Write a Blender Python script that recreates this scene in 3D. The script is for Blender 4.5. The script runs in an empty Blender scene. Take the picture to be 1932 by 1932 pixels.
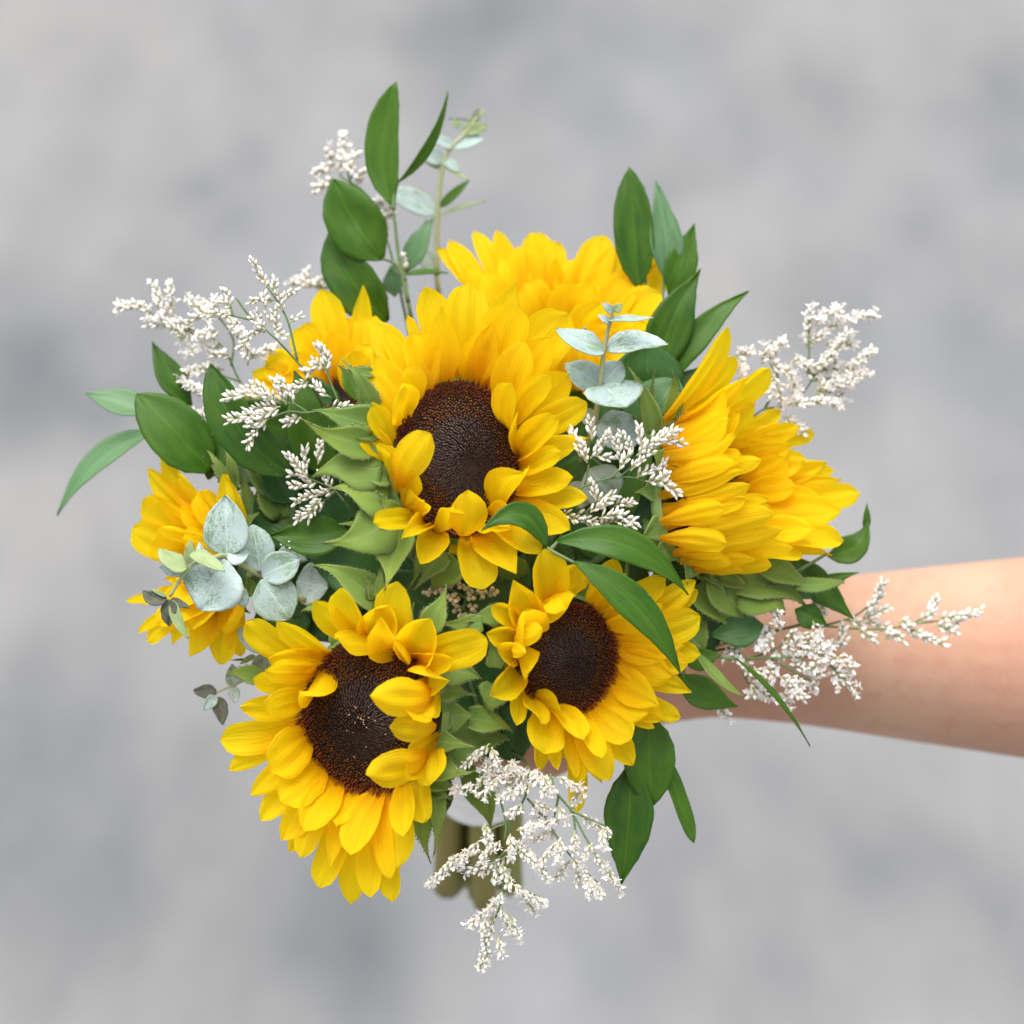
import bpy, math, random
from mathutils import Vector as V, noise
from mathutils.bvhtree import BVHTree
random.seed(11)
sc = bpy.context.scene
COL = sc.collection

# ------------------------------------------------------------------ camera, sky, sun, exposure
S = 0.19e-3            # metres per layout unit (a unit is 1/1932 of the frame at the focus distance)
DU = 4025.0            # focus distance in units
PITCH = math.radians(50)
BOUQUET = V((0, 0, 1.05))
R = V((1, 0, 0))
F = V((0, math.cos(PITCH), -math.sin(PITCH)))
U = V((0, math.sin(PITCH), math.cos(PITCH)))
CAM = BOUQUET - F * DU * S
cam = bpy.data.objects.new('camera', bpy.data.cameras.new('camera'))
COL.objects.link(cam)
cam.location = CAM
cam.rotation_euler = (math.radians(90) - PITCH, 0, 0)
cam.data.sensor_width = 24; cam.data.sensor_height = 24; cam.data.lens = 50
cam.data.clip_start = 0.02; cam.data.clip_end = 500
cam.data.dof.use_dof = True
cam.data.dof.focus_distance = (DU - 20) * S
cam.data.dof.aperture_fstop = 3.2
sc.camera = cam

SUN_EL, SUN_AZ = math.radians(72), math.radians(-28)     # azimuth from +Y towards +X
world = bpy.data.worlds.new('World'); sc.world = world; world.use_nodes = True
wn = world.node_tree; wn.nodes.clear()
sky = wn.nodes.new('ShaderNodeTexSky'); sky.sky_type = 'NISHITA'; sky.sun_disc = False
sky.sun_elevation = SUN_EL; sky.sun_rotation = SUN_AZ
sky.dust_density = 4.0; sky.air_density = 1.0
hs = wn.nodes.new('ShaderNodeHueSaturation'); hs.inputs['Saturation'].default_value = 0.18
bg = wn.nodes.new('ShaderNodeBackground'); bg.inputs['Strength'].default_value = 0.15
wo = wn.nodes.new('ShaderNodeOutputWorld')
wn.links.new(sky.outputs[0], hs.inputs['Color']); wn.links.new(hs.outputs[0], bg.inputs['Color']); wn.links.new(bg.outputs[0], wo.inputs[0])
sl = bpy.data.lights.new('sun', 'SUN'); sl.energy = 1.5; sl.angle = math.radians(50); sl.color = (1, 0.965, 0.92)
sun = bpy.data.objects.new('sun', sl); COL.objects.link(sun)
sdir = V((math.sin(SUN_AZ) * math.cos(SUN_EL), math.cos(SUN_AZ) * math.cos(SUN_EL), math.sin(SUN_EL)))
sun.rotation_euler = (-sdir).to_track_quat('-Z', 'Y').to_euler()
sun.location = (0, 0, 4)
sc.view_settings.view_transform = 'Standard'; sc.view_settings.look = 'None'
sc.view_settings.exposure = 0.95; sc.view_settings.gamma = 1

# ------------------------------------------------------------------ layout helpers
def at(x, y, d=0.0):
    k = (DU + d) * S
    return CAM + k * (F + R * ((x - 966) / DU) - U * ((y - 966) / DU))
def vec(x, y, z):           # right, up, towards the viewer
    return R * x + U * y - F * z
UP = V((0, 0, 1))
def rnd(a, b): return random.uniform(a, b)

class Zoom:                 # a measured detail sheet: origin and scale -> layout units
    def __init__(s, x0, y0, k): s.x0, s.y0, s.k = x0, y0, k
    def __call__(s, x, y): return ((s.x0 + x * s.k) / 2.016, (s.y0 + y * s.k) / 2.016)
    def w(s, w): return w * s.k / 2.016
PX = Zoom(0, 0, 2.016)

# ------------------------------------------------------------------ object helpers
def thing(name, label, cat, loc, group=None):
    o = bpy.data.objects.new(name, None); COL.objects.link(o); o.location = loc
    o.empty_display_size = 0.01
    o['label'] = label; o['category'] = cat
    if group: o['group'] = group
    return o
class MB:
    def __init__(s): s.v = []; s.f = []; s.uv = []; s.mi = []
    def grid(s, pts, uvs=None, closed=False, mi=0):
        nu = len(pts); nv = len(pts[0]); b = len(s.v)
        for i in range(nu):
            for j in range(nv):
                s.v.append(pts[i][j])
                s.uv.append(uvs[i][j] if uvs else (i / max(1, nu - 1), j / max(1, nv - 1)))
        for i in range(nu - 1):
            for j in range(nv if closed else nv - 1):
                j2 = (j + 1) % nv
                s.f.append((b + i * nv + j, b + i * nv + j2, b + (i + 1) * nv + j2, b + (i + 1) * nv + j)); s.mi.append(mi)
    def tube(s, pts, radii, n=8, mi=0, cap=True):
        rings = []; prev = None; b = len(s.v)
        for i, p in enumerate(pts):
            t = (pts[min(i + 1, len(pts) - 1)] - pts[max(i - 1, 0)])
            if t.length < 1e-9: t = V((0, 0, 1))
            t.normalize()
            a = prev if prev is not None else (V((0.3, 0.5, 0.8)))
            a = a - t * a.dot(t)
            if a.length < 1e-6: a = t.orthogonal()
            a.normalize(); prev = a; c = t.cross(a)
            rings.append([p + (a * math.cos(2 * math.pi * k / n) + c * math.sin(2 * math.pi * k / n)) * radii[i] for k in range(n)])
        s.grid(rings, closed=True, mi=mi)
        if cap:
            s.f.append(tuple(range(b + n - 1, b - 1, -1))); s.mi.append(mi)
            e = b + (len(pts) - 1) * n
            s.f.append(tuple(range(e, e + n))); s.mi.append(mi)
    def build(s, name, mats, parent=None, smooth=True, solid=0, offset=0):
        me = bpy.data.meshes.new(name)
        org = parent_loc(parent) if parent else V((0, 0, 0))
        me.from_pydata([v - org for v in s.v], [], s.f)
        if not isinstance(mats, (list, tuple)): mats = [mats]
        for m in mats: me.materials.append(m)
        me.polygons.foreach_set('material_index', s.mi)
        if smooth: me.polygons.foreach_set('use_smooth', [True] * len(s.f))
        ul = me.uv_layers.new(name='UVMap')
        vi = [0] * len(me.loops); me.loops.foreach_get('vertex_index', vi)
        fl = [0.0] * (2 * len(vi))
        for k, i in enumerate(vi): fl[2 * k], fl[2 * k + 1] = s.uv[i]
        ul.data.foreach_set('uv', fl)
        me.update()
        o = bpy.data.objects.new(name, me); COL.objects.link(o)
        if parent: o.parent = parent
        if solid:
            md = o.modifiers.new('thickness', 'SOLIDIFY'); md.thickness = solid; md.offset = offset
        return o
def parent_loc(p):
    l = V(p.location)
    while p.parent: p = p.parent; l += V(p.location)
    return l
def interp(tab, u):
    for (a, x), (b, y) in zip(tab, tab[1:]):
        if u <= b:
            t = (u - a) / (b - a); t = t * t * (3 - 2 * t) * 0.5 + t * 0.5
            return x + (y - x) * t
    return tab[-1][1]
def bez(a, b, c, u): return a * (1 - u) ** 2 + b * 2 * u * (1 - u) + c * u * u
def catmull(pts, k=6):
    P = [pts[0] * 2 - pts[1]] + list(pts) + [pts[-1] * 2 - pts[-2]]; out = []
    for i in range(1, len(P) - 2):
        a, b, c, d = P[i - 1:i + 3]
        for j in range(k):
            t = j / k
            out.append(0.5 * ((2 * b) + (c - a) * t + (2 * a - 5 * b + 4 * c - d) * t * t + (3 * b - a - 3 * c + d) * t ** 3))
    out.append(pts[-1].copy()); return out

# ------------------------------------------------------------------ materials
class NT:
    def __init__(s, name):
        s.m = bpy.data.materials.new(name); s.m.use_nodes = True; s.t = s.m.node_tree; s.t.nodes.clear()
        s.out = s.n('ShaderNodeOutputMaterial')
    def n(s, t, **kw):
        x = s.t.nodes.new(t)
        for k, v in kw.items(): setattr(x, k, v)
        return x
    def l(s, a, b): s.t.links.new(a, b)
    def uv(s, sx, sy, rand=True):
        tc = s.n('ShaderNodeTexCoord'); mp = s.n('ShaderNodeMapping'); mp.inputs['Scale'].default_value = (sx, sy, 1)
        s.l(tc.outputs['UV'], mp.inputs['Vector'])
        if rand:
            oi = s.n('ShaderNodeObjectInfo'); mu = s.n('ShaderNodeVectorMath', operation='SCALE'); mu.inputs[0].default_value = (37, 91, 53)
            s.l(oi.outputs['Random'], mu.inputs['Scale']); s.l(mu.outputs[0], mp.inputs['Location'])
        return mp.outputs[0]
    def noise(s, vec, scale, detail=3, rough=0.55):
        x = s.n('ShaderNodeTexNoise'); x.inputs['Scale'].default_value = scale; x.inputs['Detail'].default_value = detail; x.inputs['Roughness'].default_value = rough
        s.l(vec, x.inputs['Vector']); return x.outputs['Fac']
    def ramp(s, fac, stops, interp='LINEAR'):
        r = s.n('ShaderNodeValToRGB'); cr = r.color_ramp; cr.interpolation = interp
        while len(cr.elements) < len(stops): cr.elements.new(0.5)
        for e, (p, c) in zip(cr.elements, stops):
            e.position = p; e.color = (*c, 1) if len(c) == 3 else c
        s.l(fac, r.inputs['Fac']); return r.outputs['Color']
    def mix(s, fac, a, b, mode='MIX'):
        m = s.n('ShaderNodeMix', data_type='RGBA', blend_type=mode)
        if isinstance(fac, (int, float)): m.inputs[0].default_value = fac
        else: s.l(fac, m.inputs[0])
        for k, x in ((6, a), (7, b)):
            if isinstance(x, tuple): m.inputs[k].default_value = (*x, 1)
            else: s.l(x, m.inputs[k])
        return m.outputs[2]
    def math(s, op, a, b=0.0):
        m = s.n('ShaderNodeMath', operation=op)
        for k, x in ((0, a), (1, b)):
            if isinstance(x, (int, float)): m.inputs[k].default_value = x
            else: s.l(x, m.inputs[k])
        return m.outputs[0]
    def sep(s):
        tc = s.n('ShaderNodeTexCoord'); sp = s.n('ShaderNodeSeparateXYZ'); s.l(tc.outputs['UV'], sp.inputs[0]); return sp.outputs[0], sp.outputs[1]
    def rand(s): return s.n('ShaderNodeObjectInfo').outputs['Random']
    def bump(s, h, strength, dist):
        b = s.n('ShaderNodeBump'); b.inputs['Strength'].default_value = strength; b.inputs['Distance'].default_value = dist
        s.l(h, b.inputs['Height']); return b.outputs[0]
    def finish(s, col, rough=0.5, spec=0.5, trans=0.0, tcol=None, normal=None, sss=0.0, sheen=0.0, coat=0):
        p = s.n('ShaderNodeBsdfPrincipled')
        if isinstance(col, tuple): p.inputs['Base Color'].default_value = (*col, 1)
        else: s.l(col, p.inputs['Base Color'])
        if isinstance(rough, (int, float)): p.inputs['Roughness'].default_value = rough
        else: s.l(rough, p.inputs['Roughness'])
        p.inputs['Specular IOR Level'].default_value = spec
        if sheen: p.inputs['Sheen Weight'].default_value = sheen; p.inputs['Sheen Roughness'].default_value = 0.5
        if sss:
            p.inputs['Subsurface Weight'].default_value = sss; p.inputs['Subsurface Scale'].default_value = 0.004
            p.inputs['Subsurface Radius'].default_value = (1, 0.35, 0.2)
        if normal: s.l(normal, p.inputs['Normal'])
        o = p.outputs[0]
        if trans:
            t = s.n('ShaderNodeBsdfTranslucent'); c = tcol if tcol is not None else col
            if isinstance(c, tuple): t.inputs['Color'].default_value = (*c, 1)
            else: s.l(c, t.inputs['Color'])
            if normal: s.l(normal, t.inputs['Normal'])
            mx = s.n('ShaderNodeMixShader'); mx.inputs[0].default_value = trans
            s.l(o, mx.inputs[1]); s.l(t.outputs[0], mx.inputs[2]); o = mx.outputs[0]
        s.l(o, s.out.inputs['Surface']); return s.m

def m_petal():
    t = NT('sunflower_petal'); u, v = t.sep()
    n1 = t.noise(t.uv(1.1, 26), 1.0, 3); n2 = t.noise(t.uv(2.0, 2.5), 1.2, 2)
    base = t.ramp(u, [(0.0, (0.68, 0.20, 0.001)), (0.2, (0.88, 0.44, 0.002)), (0.44, (0.95, 0.665, 0.004)), (1.0, (0.96, 0.745, 0.010))])  # natural orange root, deepened to paint in shade inside the curled petals
    c = t.mix(t.math('MULTIPLY', t.ramp(n1, [(0.42, (0, 0, 0)), (0.68, (1, 1, 1))]), 0.34), base, (0.91, 0.56, 0.001))
    c = t.mix(t.math('MULTIPLY', n2, 0.25), c, (0.96, 0.72, 0.02))
    c = t.mix(t.math('MULTIPLY', t.rand(), 0.2), c, (0.94, 0.63, 0.0015))
    return t.finish(c, 0.55, 0.12, 0.6, c, t.bump(n1, 0.6, 0.0009))
def m_leaf(name, dark, light, rough, trans, vein=0.5, spec=0.5):
    t = NT(name); u, v = t.sep()
    n1 = t.noise(t.uv(1.5, 34), 1.0, 2); n2 = t.noise(t.uv(2.5, 3.5), 1.5, 3)
    c = t.mix(t.ramp(n2, [(0.3, (0, 0, 0)), (0.68, (1, 1, 1))]), dark, light)
    mid = t.math('ABSOLUTE', t.math('SUBTRACT', v, 0.5))
    rib = t.ramp(mid, [(0.0, (1, 1, 1)), (0.03, (0, 0, 0))])
    c = t.mix(t.math('MULTIPLY', rib, 0.6 * vein), c, tuple(min(1, x * 2.2) for x in light))
    c = t.mix(t.math('MULTIPLY', n1, 0.35 * vein), c, tuple(x * 0.6 for x in dark))
    c = t.mix(t.math('MULTIPLY', t.rand(), 0.35), c, tuple(x * 1.5 for x in light))
    sp = t.noise(t.uv(30, 14), 1.0, 1)
    c = t.mix(t.ramp(sp, [(0.74, (0, 0, 0)), (0.78, (0.35, 0.35, 0.35))]), c, (0.4, 0.45, 0.35))
    br = t.noise(t.uv(5, 4), 1.0, 4, 0.7)
    c = t.mix(t.ramp(br, [(0.70, (0, 0, 0)), (0.76, (0.6, 0.6, 0.6))]), c, tuple(x * 0.5 + 0.03 for x in (light[0] * 2, light[1], light[2])))
    rg = t.math('ADD', t.math('MULTIPLY', n2, 0.35), rough - 0.16)
    return t.finish(c, rg, spec, trans, tuple(min(1, x * 1.6) for x in light), t.bump(n1, 0.3, 0.0004))
def m_bract():
    t = NT('green_bract'); u, v = t.sep()
    n1 = t.noise(t.uv(2.5, 12), 1.0, 4); n2 = t.noise(t.uv(60, 40), 1.0, 2)
    c = t.ramp(u, [(0.0, (0.14, 0.25, 0.05)), (0.5, (0.23, 0.33, 0.04)), (0.88, (0.32, 0.38, 0.04)), (0.97, (0.30, 0.25, 0.06)), (1.0, (0.20, 0.10, 0.05))])
    c = t.mix(t.math('MULTIPLY', n1, 0.5), c, (0.11, 0.21, 0.04))
    c = t.mix(t.math('MULTIPLY', t.rand(), 0.75), c, (0.10, 0.20, 0.05))
    bl = t.noise(t.uv(1.6, 1.8), 1.0, 2); c = t.mix(t.math('MULTIPLY', t.ramp(bl, [(0.4, (0, 0, 0)), (0.65, (1, 1, 1))]), 0.6), c, (0.23, 0.34, 0.08))
    e = t.math('ABSOLUTE', t.math('SUBTRACT', v, 0.5))
    c = t.mix(t.ramp(e, [(0.40, (0, 0, 0)), (0.5, (0.55, 0.55, 0.55))]), c, (0.36, 0.42, 0.14))
    mid = t.ramp(e, [(0.0, (0.5, 0.5, 0.5)), (0.05, (0, 0, 0))])
    c = t.mix(mid, c, (0.28, 0.36, 0.15))
    return t.finish(c, 0.6, 0.22, 0.3, (0.34, 0.44, 0.05), t.bump(n2, 0.3, 0.0003), sheen=0.04)
def m_euc():
    t = NT('eucalyptus_leaf'); u, v = t.sep()
    n1 = t.noise(t.uv(8, 13), 1.0, 7, 0.75); n2 = t.noise(t.uv(2.2, 2.0), 1.0, 2)
    x = t.n('ShaderNodeTexVoronoi', feature='DISTANCE_TO_EDGE'); x.inputs['Scale'].default_value = 1.0
    wv = t.n('ShaderNodeVectorMath', operation='MULTIPLY_ADD'); q = t.uv(15, 9)
    nz = t.n('ShaderNodeTexNoise'); nz.inputs['Scale'].default_value = 3; t.l(q, nz.inputs['Vector'])
    wv.inputs[1].default_value = (1.2, 1.2, 0); t.l(nz.outputs['Color'], wv.inputs[0]); t.l(q, wv.inputs[2]); t.l(wv.outputs[0], x.inputs['Vector'])
    scr = t.ramp(x.outputs['Distance'], [(0.0, (0.9, 0.9, 0.9)), (0.07, (0, 0, 0))])
    scr = t.mix(t.ramp(n2, [(0.36, (0.1, 0.1, 0.1)), (0.52, (1, 1, 1))]), (0, 0, 0), scr)
    rub = t.ramp(t.math('ADD', n1, t.math('MULTIPLY', t.math('SUBTRACT', n2, 0.5), 0.7)), [(0.56, (0, 0, 0)), (0.62, (0.85, 0.85, 0.85))])
    wax = t.mix(t.rand(), (0.31, 0.405, 0.39), (0.46, 0.55, 0.54))
    c = t.mix(rub, wax, (0.16, 0.27, 0.15)); c = t.mix(scr, c, (0.17, 0.27, 0.16))
    e = t.math('ABSOLUTE', t.math('SUBTRACT', v, 0.5))
    c = t.mix(t.ramp(e, [(0.46, (0, 0, 0)), (0.495, (0.6, 0.6, 0.6))]), c, (0.38, 0.40, 0.22))
    c = t.mix(t.ramp(e, [(0.0, (0.45, 0.45, 0.45)), (0.03, (0, 0, 0))]), c, (0.62, 0.72, 0.66))
    return t.finish(c, 0.55, 0.3, 0.12, (0.4, 0.55, 0.35), t.bump(n1, 0.15, 0.0004))
def m_plain(name, a, b, scale, rough=0.6, spec=0.3, trans=0.0, sss=0, bump=0.2, sx=1, sy=1):
    t = NT(name); tc = t.n('ShaderNodeTexCoord'); n1 = t.noise(tc.outputs['Object'], scale, 4)
    c = t.mix(t.ramp(n1, [(0.3, (0, 0, 0)), (0.7, (1, 1, 1))]), a, b)
    return t.finish(c, rough, spec, trans, c if trans else None, t.bump(n1, bump, 0.0005), sss)
def m_stem(name, a, b):
    t = NT(name); n1 = t.noise(t.uv(3, 5), 1.0, 4); n2 = t.noise(t.uv(1.0, 26), 1.0, 2)
    c = t.mix(n1, a, b); c = t.mix(t.math('MULTIPLY', n2, 0.5), c, tuple(x * 0.55 for x in a))
    c = t.mix(t.math('MULTIPLY', t.rand(), 0.55), c, (b[0] * 0.55, b[1] * 0.38, b[2] * 0.5))
    return t.finish(c, 0.55, 0.3, 0, None, t.bump(n2, 0.3, 0.0005))
def m_skin():
    t = NT('skin'); tc = t.n('ShaderNodeTexCoord')
    n1 = t.noise(tc.outputs['Object'], 28, 4); n2 = t.noise(tc.outputs['Object'], 420, 2); n3 = t.noise(tc.outputs['Object'], 9, 2)
    c = t.mix(n1, (0.460, 0.274, 0.184), (0.535, 0.332, 0.230)); c = t.mix(t.math('MULTIPLY', t.ramp(n3, [(0.4, (0, 0, 0)), (0.62, (1, 1, 1))]), 0.6), c, (0.43, 0.205, 0.14))
    n4 = t.noise(tc.outputs['Object'], 95, 4, 0.7); c = t.mix(t.math('MULTIPLY', t.ramp(n4, [(0.5, (0, 0, 0)), (0.66, (1, 1, 1))]), 0.4), c, (0.40, 0.19, 0.125))
    return t.finish(c, 0.6, 0.25, 0, None, t.bump(n2, 0.3, 0.0006), sss=0.12)
def m_ground():
    t = NT('concrete'); tc = t.n('ShaderNodeTexCoord'); mp = t.n('ShaderNodeMapping'); mp.inputs['Scale'].default_value = (1, 0.55, 1); mp.inputs['Rotation'].default_value = (0, 0, 0.4); t.l(tc.outputs['Object'], mp.inputs[0]); P = mp.outputs[0]
    big = t.noise(P, 4.2, 4, 0.55); mid = t.noise(P, 11, 4, 0.6); hue = t.noise(P, 2.6, 2); fine = t.noise(tc.outputs['Object'], 150, 5, 0.7)
    at_ = t.n('ShaderNodeAttribute', attribute_name='stain')
    a = t.mix(t.ramp(hue, [(0.38, (0, 0, 0)), (0.62, (1, 1, 1))]), (0.213, 0.217, 0.221), (0.227, 0.224, 0.219))
    d = t.math('ADD', t.math('ADD', t.math('MULTIPLY', big, 0.55), t.math('MULTIPLY', mid, 0.30)), t.math('MULTIPLY', at_.outputs['Fac'], 0.34))
    d = t.ramp(d, [(0.36, (0, 0, 0)), (0.50, (0.38, 0.38, 0.38)), (0.72, (1, 1, 1))])
    c = t.mix(d, a, (0.088, 0.096, 0.105))
    c = t.mix(t.math('MULTIPLY', fine, 0.3), c, (0.13, 0.13, 0.135))
    return t.finish(c, 0.85, 0.3, 0, None, t.bump(fine, 0.4, 0.002))

M = dict(
    petal=m_petal(), bract=m_bract(), euc=m_euc(), skin=m_skin(), ground=m_ground(),
    ruscus=m_leaf('ruscus_leaf', (0.018, 0.080, 0.002), (0.056, 0.138, 0.003), 0.44, 0.25, 0.6, 0.35),
    shade=m_leaf('shaded_leaf', (0.015, 0.07, 0.008), (0.03, 0.11, 0.015), 0.5, 0.1),  # darker copy of the ruscus green, shade of the gaps painted in
    young=m_leaf('young_eucalyptus_leaf', (0.20, 0.28, 0.10), (0.34, 0.42, 0.20), 0.5, 0.2, 0.3),
    wilted=m_leaf('wilted_leaf', (0.06, 0.065, 0.05), (0.13, 0.14, 0.10), 0.7, 0.05, 0.3, 0.2),
    pale=m_leaf('pale_sheen_leaf', (0.07, 0.165, 0.065), (0.12, 0.235, 0.10), 0.45, 0.2, 0.4),  # paler leaf tone, with sky sheen painted into the green
    stem=m_stem('sunflower_stem', (0.22, 0.23, 0.05), (0.33, 0.30, 0.08)),
    twig=m_stem('green_twig', (0.10, 0.20, 0.07), (0.18, 0.28, 0.10)),
    euctwig=m_stem('eucalyptus_twig', (0.34, 0.40, 0.15), (0.48, 0.54, 0.33)),
    fl_in=m_plain('inner_floret', (0.030, 0.018, 0.015), (0.105, 0.068, 0.058), 700, 0.55, 0.35),
    fl_mid=m_plain('middle_floret', (0.045, 0.016, 0.007), (0.21, 0.075, 0.010), 1400, 0.6, 0.2),
    fl_out=m_plain('outer_floret', (0.080, 0.018, 0.006), (0.23, 0.052, 0.010), 700, 0.65, 0.2),
    disc=m_plain('flower_disc', (0.014, 0.008, 0.006), (0.035, 0.016, 0.010), 400, 0.8, 0.2),
    pollen=m_plain('pollen', (0.42, 0.26, 0.18), (0.5, 0.34, 0.22), 300),
    bud=m_plain('white_bud', (0.86, 0.82, 0.77), (0.94, 0.92, 0.89), 300, 0.7, 0.15, 0.3),
    calyx=m_plain('bud_calyx', (0.30, 0.34, 0.14), (0.60, 0.53, 0.42), 260, 0.7, 0.2),
    beige=m_plain('beige_bud', (0.58, 0.44, 0.26), (0.74, 0.64, 0.48), 300, 0.6, 0.25, 0.1),
    ribbon=m_plain('white_ribbon', (0.80, 0.80, 0.80), (0.86, 0.85, 0.84), 90, 0.45, 0.4),
    hair=m_plain('bract_hair', (0.30, 0.38, 0.14), (0.42, 0.48, 0.24), 200, 0.6, 0.2, 0.3),
    nail=m_plain('fingernail', (0.70, 0.42, 0.35), (0.74, 0.48, 0.40), 60, 0.3, 0.5),
)

# ------------------------------------------------------------------ ground
STAINS = [(55, 680, 105, 1), (120, 800, 80, .5), (390, 340, 60, .8), (440, 450, 60, .5), (880, 40, 120, .7), (1230, 330, 110, .45), (1080, 110, 130, .4), (80, 1330, 130, .6), (180, 1700, 190, .6), (620, 1640, 130, .4), (1700, 1640, 110, .8), (1440, 1480, 70, .4),
          (1880, 240, 130, .5), (1790, 420, 90, .4), (1560, 180, 90, .25), (760, 1810, 110, .4), (1880, 1800, 110, .5), (1640, 640, 120, .3), (220, 1040, 90, .35), (1150, 1660, 110, .3), (1330, 1720, 90, .3), (1850, 700, 110, .35), (620, 60, 100, .3)]
def on_ground(x, y):
    r = F + R * ((x - 966) / DU) - U * ((y - 966) / DU)
    return CAM + r * (-CAM.z / r.z)
SP = [(on_ground(x, y), r * 0.50e-3 * 1.3, w * (0.68 if w > .55 else .85)) for x, y, r, w in STAINS]
g = MB(); N = 260; mid_g = on_ground(966, 966); st = []
def spread(t): return 1.6 * t + 30 * t ** 5
for i in range(N + 1):
    for j in range(N + 1):
        x = mid_g.x + spread(-1 + 2 * i / N); y = mid_g.y + spread(-1 + 2 * j / N)
        g.v.append(V((x, y, 0.002 * noise.noise(V((x * 1.7, y * 1.7, 0)))))); g.uv.append((i / N, j / N))
        wx = x + .05 * noise.noise(V((x * 9, y * 7, 3.1))) + .03 * noise.noise(V((x * 22, y * 18, 3.1))); wy = y + .07 * noise.noise(V((x * 9, y * 7, 9.4)))
        q = sum(w * math.exp(-((wx - p.x) ** 2 + ((wy - p.y) / 1.35) ** 2) / (r * r)) for p, r, w in SP) if abs(x - mid_g.x) < 2 and abs(y - mid_g.y) < 2 else 0
        st.append(q)
for i in range(N):
    for j in range(N):
        k = i * (N + 1) + j; g.f.append((k, k + N + 1, k + N + 2, k + 1)); g.mi.append(0)
go = g.build('ground', M['ground']); go['kind'] = 'structure'; go['label'] = 'mottled grey concrete ground far below the bouquet'
go.data.attributes.new('stain', 'FLOAT', 'POINT').data.foreach_set('value', st)

# ------------------------------------------------------------------ blades: petals, leaves, bracts
PETAL = [(0, .30), (.12, .45), (.3, .78), (.5, .98), (.65, 1), (.8, .90), (.9, .66), (.96, .40), (1, .04)]
PETAL_P = [(0, .32), (.12, .50), (.3, .86), (.45, 1), (.6, .93), (.75, .70), (.88, .38), (.96, .14), (1, .02)]
PETAL_R = [(0, .28), (.12, .42), (.3, .72), (.5, .95), (.7, 1), (.84, .92), (.92, .74), (.97, .46), (1, .10)]
RUSC = [(0, .05), (.06, .24), (.18, .66), (.32, .93), (.42, 1), (.58, .88), (.74, .58), (.88, .26), (.96, .09), (1, .01)]
OVAL = [(0, .06), (.06, .32), (.18, .74), (.34, .97), (.5, 1), (.68, .90), (.83, .64), (.93, .34), (.98, .13), (1, .02)]
EUC = [(0, .10), (.05, .46), (.15, .82), (.3, 1), (.48, .98), (.66, .82), (.82, .54), (.93, .24), (.98, .08), (1, .01)]
BRACT = [(0, .72), (.12, .92), (.27, 1), (.42, .84), (.56, .56), (.7, .31), (.83, .14), (.93, .06), (1, .01)]
STRAP = [(0, .5), (.1, .85), (.3, 1), (.7, .95), (.85, .8), (.94, .45), (1, .02)]

def blade(mb, b, t, w, N, prof, bulge=0.0, th0=0.4, th1=None, nu=14, nv=9, groove=0.0, wav=0.0, curve=0.0, fold=0.0, tipcurl=0.0, seed=None, mi=0):
    """surface from b to t (metres), facing N; w full width; th half-angle of the rolled cross-section"""
    T = t - b; L = T.length; Th = T / L
    N = (N - Th * N.dot(Th))
    if N.length < 1e-6: N = Th.orthogonal()
    N.normalize(); Sd = N.cross(Th)
    if th1 is None: th1 = th0 * 0.6
    sd = rnd(0, 99) if seed is None else seed
    c = b + T * 0.48 + N * (bulge * L * 2) + Sd * (-curve * 2)
    pts = []; uvs = []
    for i in range(nu + 1):
        u = i / nu
        p = bez(b, c, t, u)
        d = ((c - b) * (1 - u) + (t - c) * u)
        d.normalize()
        n = N - d * N.dot(d); n.normalize(); s = n.cross(d)
        if tipcurl and u > 0.6: p = p + n * (tipcurl * L * ((u - 0.6) / 0.4) ** 2)
        h = 0.5 * w * interp(prof, u)
        th = max(0.02, abs(th0 + (th1 - th0) * u)); sg = 1 if th0 >= 0 else -1
        row = []; ruv = []
        for j in range(nv + 1):
            v = -1 + 2 * j / nv
            r = h / (math.sin(th) if th < 1.4 else 1.0 / (1 + 0.35 * (th - 1.4)))
            x = r * math.sin(th * v); z = sg * r * (1 - math.cos(th * v))
            z += fold * abs(x)
            if groove: z += groove * math.cos(v * math.pi * 2.6) * h * math.sin(math.pi * min(1, u * 0.95 + 0.04))
            if wav:
                z += wav * w * noise.noise(V((u * 2.7 + sd, v * 1.2, sd * 1.7))) * (0.3 + 0.7 * u)
                x += 0.35 * wav * w * noise.noise(V((u * 5 + sd * 2, v * 1.5, 7.7))) * abs(v)
            row.append(p + s * x + n * z); ruv.append((u, j / nv))
        pts.append(row); uvs.append(ruv)
    mb.grid(pts, uvs, mi=mi)
    return pts

def hairs(mb, pts, ln, mi=1):
    nu = len(pts)
    for side in (0, -1):
        for i in range(1, nu - 1):
            for k in range(5):
                f = rnd(0, 1); a = pts[i][side].lerp(pts[i + 1][side] if i + 1 < nu else pts[i][side], f)
                inn = pts[i][1 if side == 0 else -2]
                out = (a - inn); out.normalize()
                fw = pts[min(i + 1, nu - 1)][side] - pts[i][side]
                if fw.length < 1e-7: continue
                fw.normalize()
                d = out * 1.0 + fw * rnd(-0.1, 0.6) + V((rnd(-.4, .4), rnd(-.4, .4), rnd(-.4, .4)))
                d.normalize(); l = ln * rnd(0.5, 1.2); q = fw * ln * 0.022
                b0 = len(mb.v); mb.v += [a - q, a + q, a + d * l]; mb.uv += [(0, 0), (0, 1), (1, .5)]
                mb.f.append((b0, b0 + 1, b0 + 2)); mb.mi.append(mi)

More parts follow.
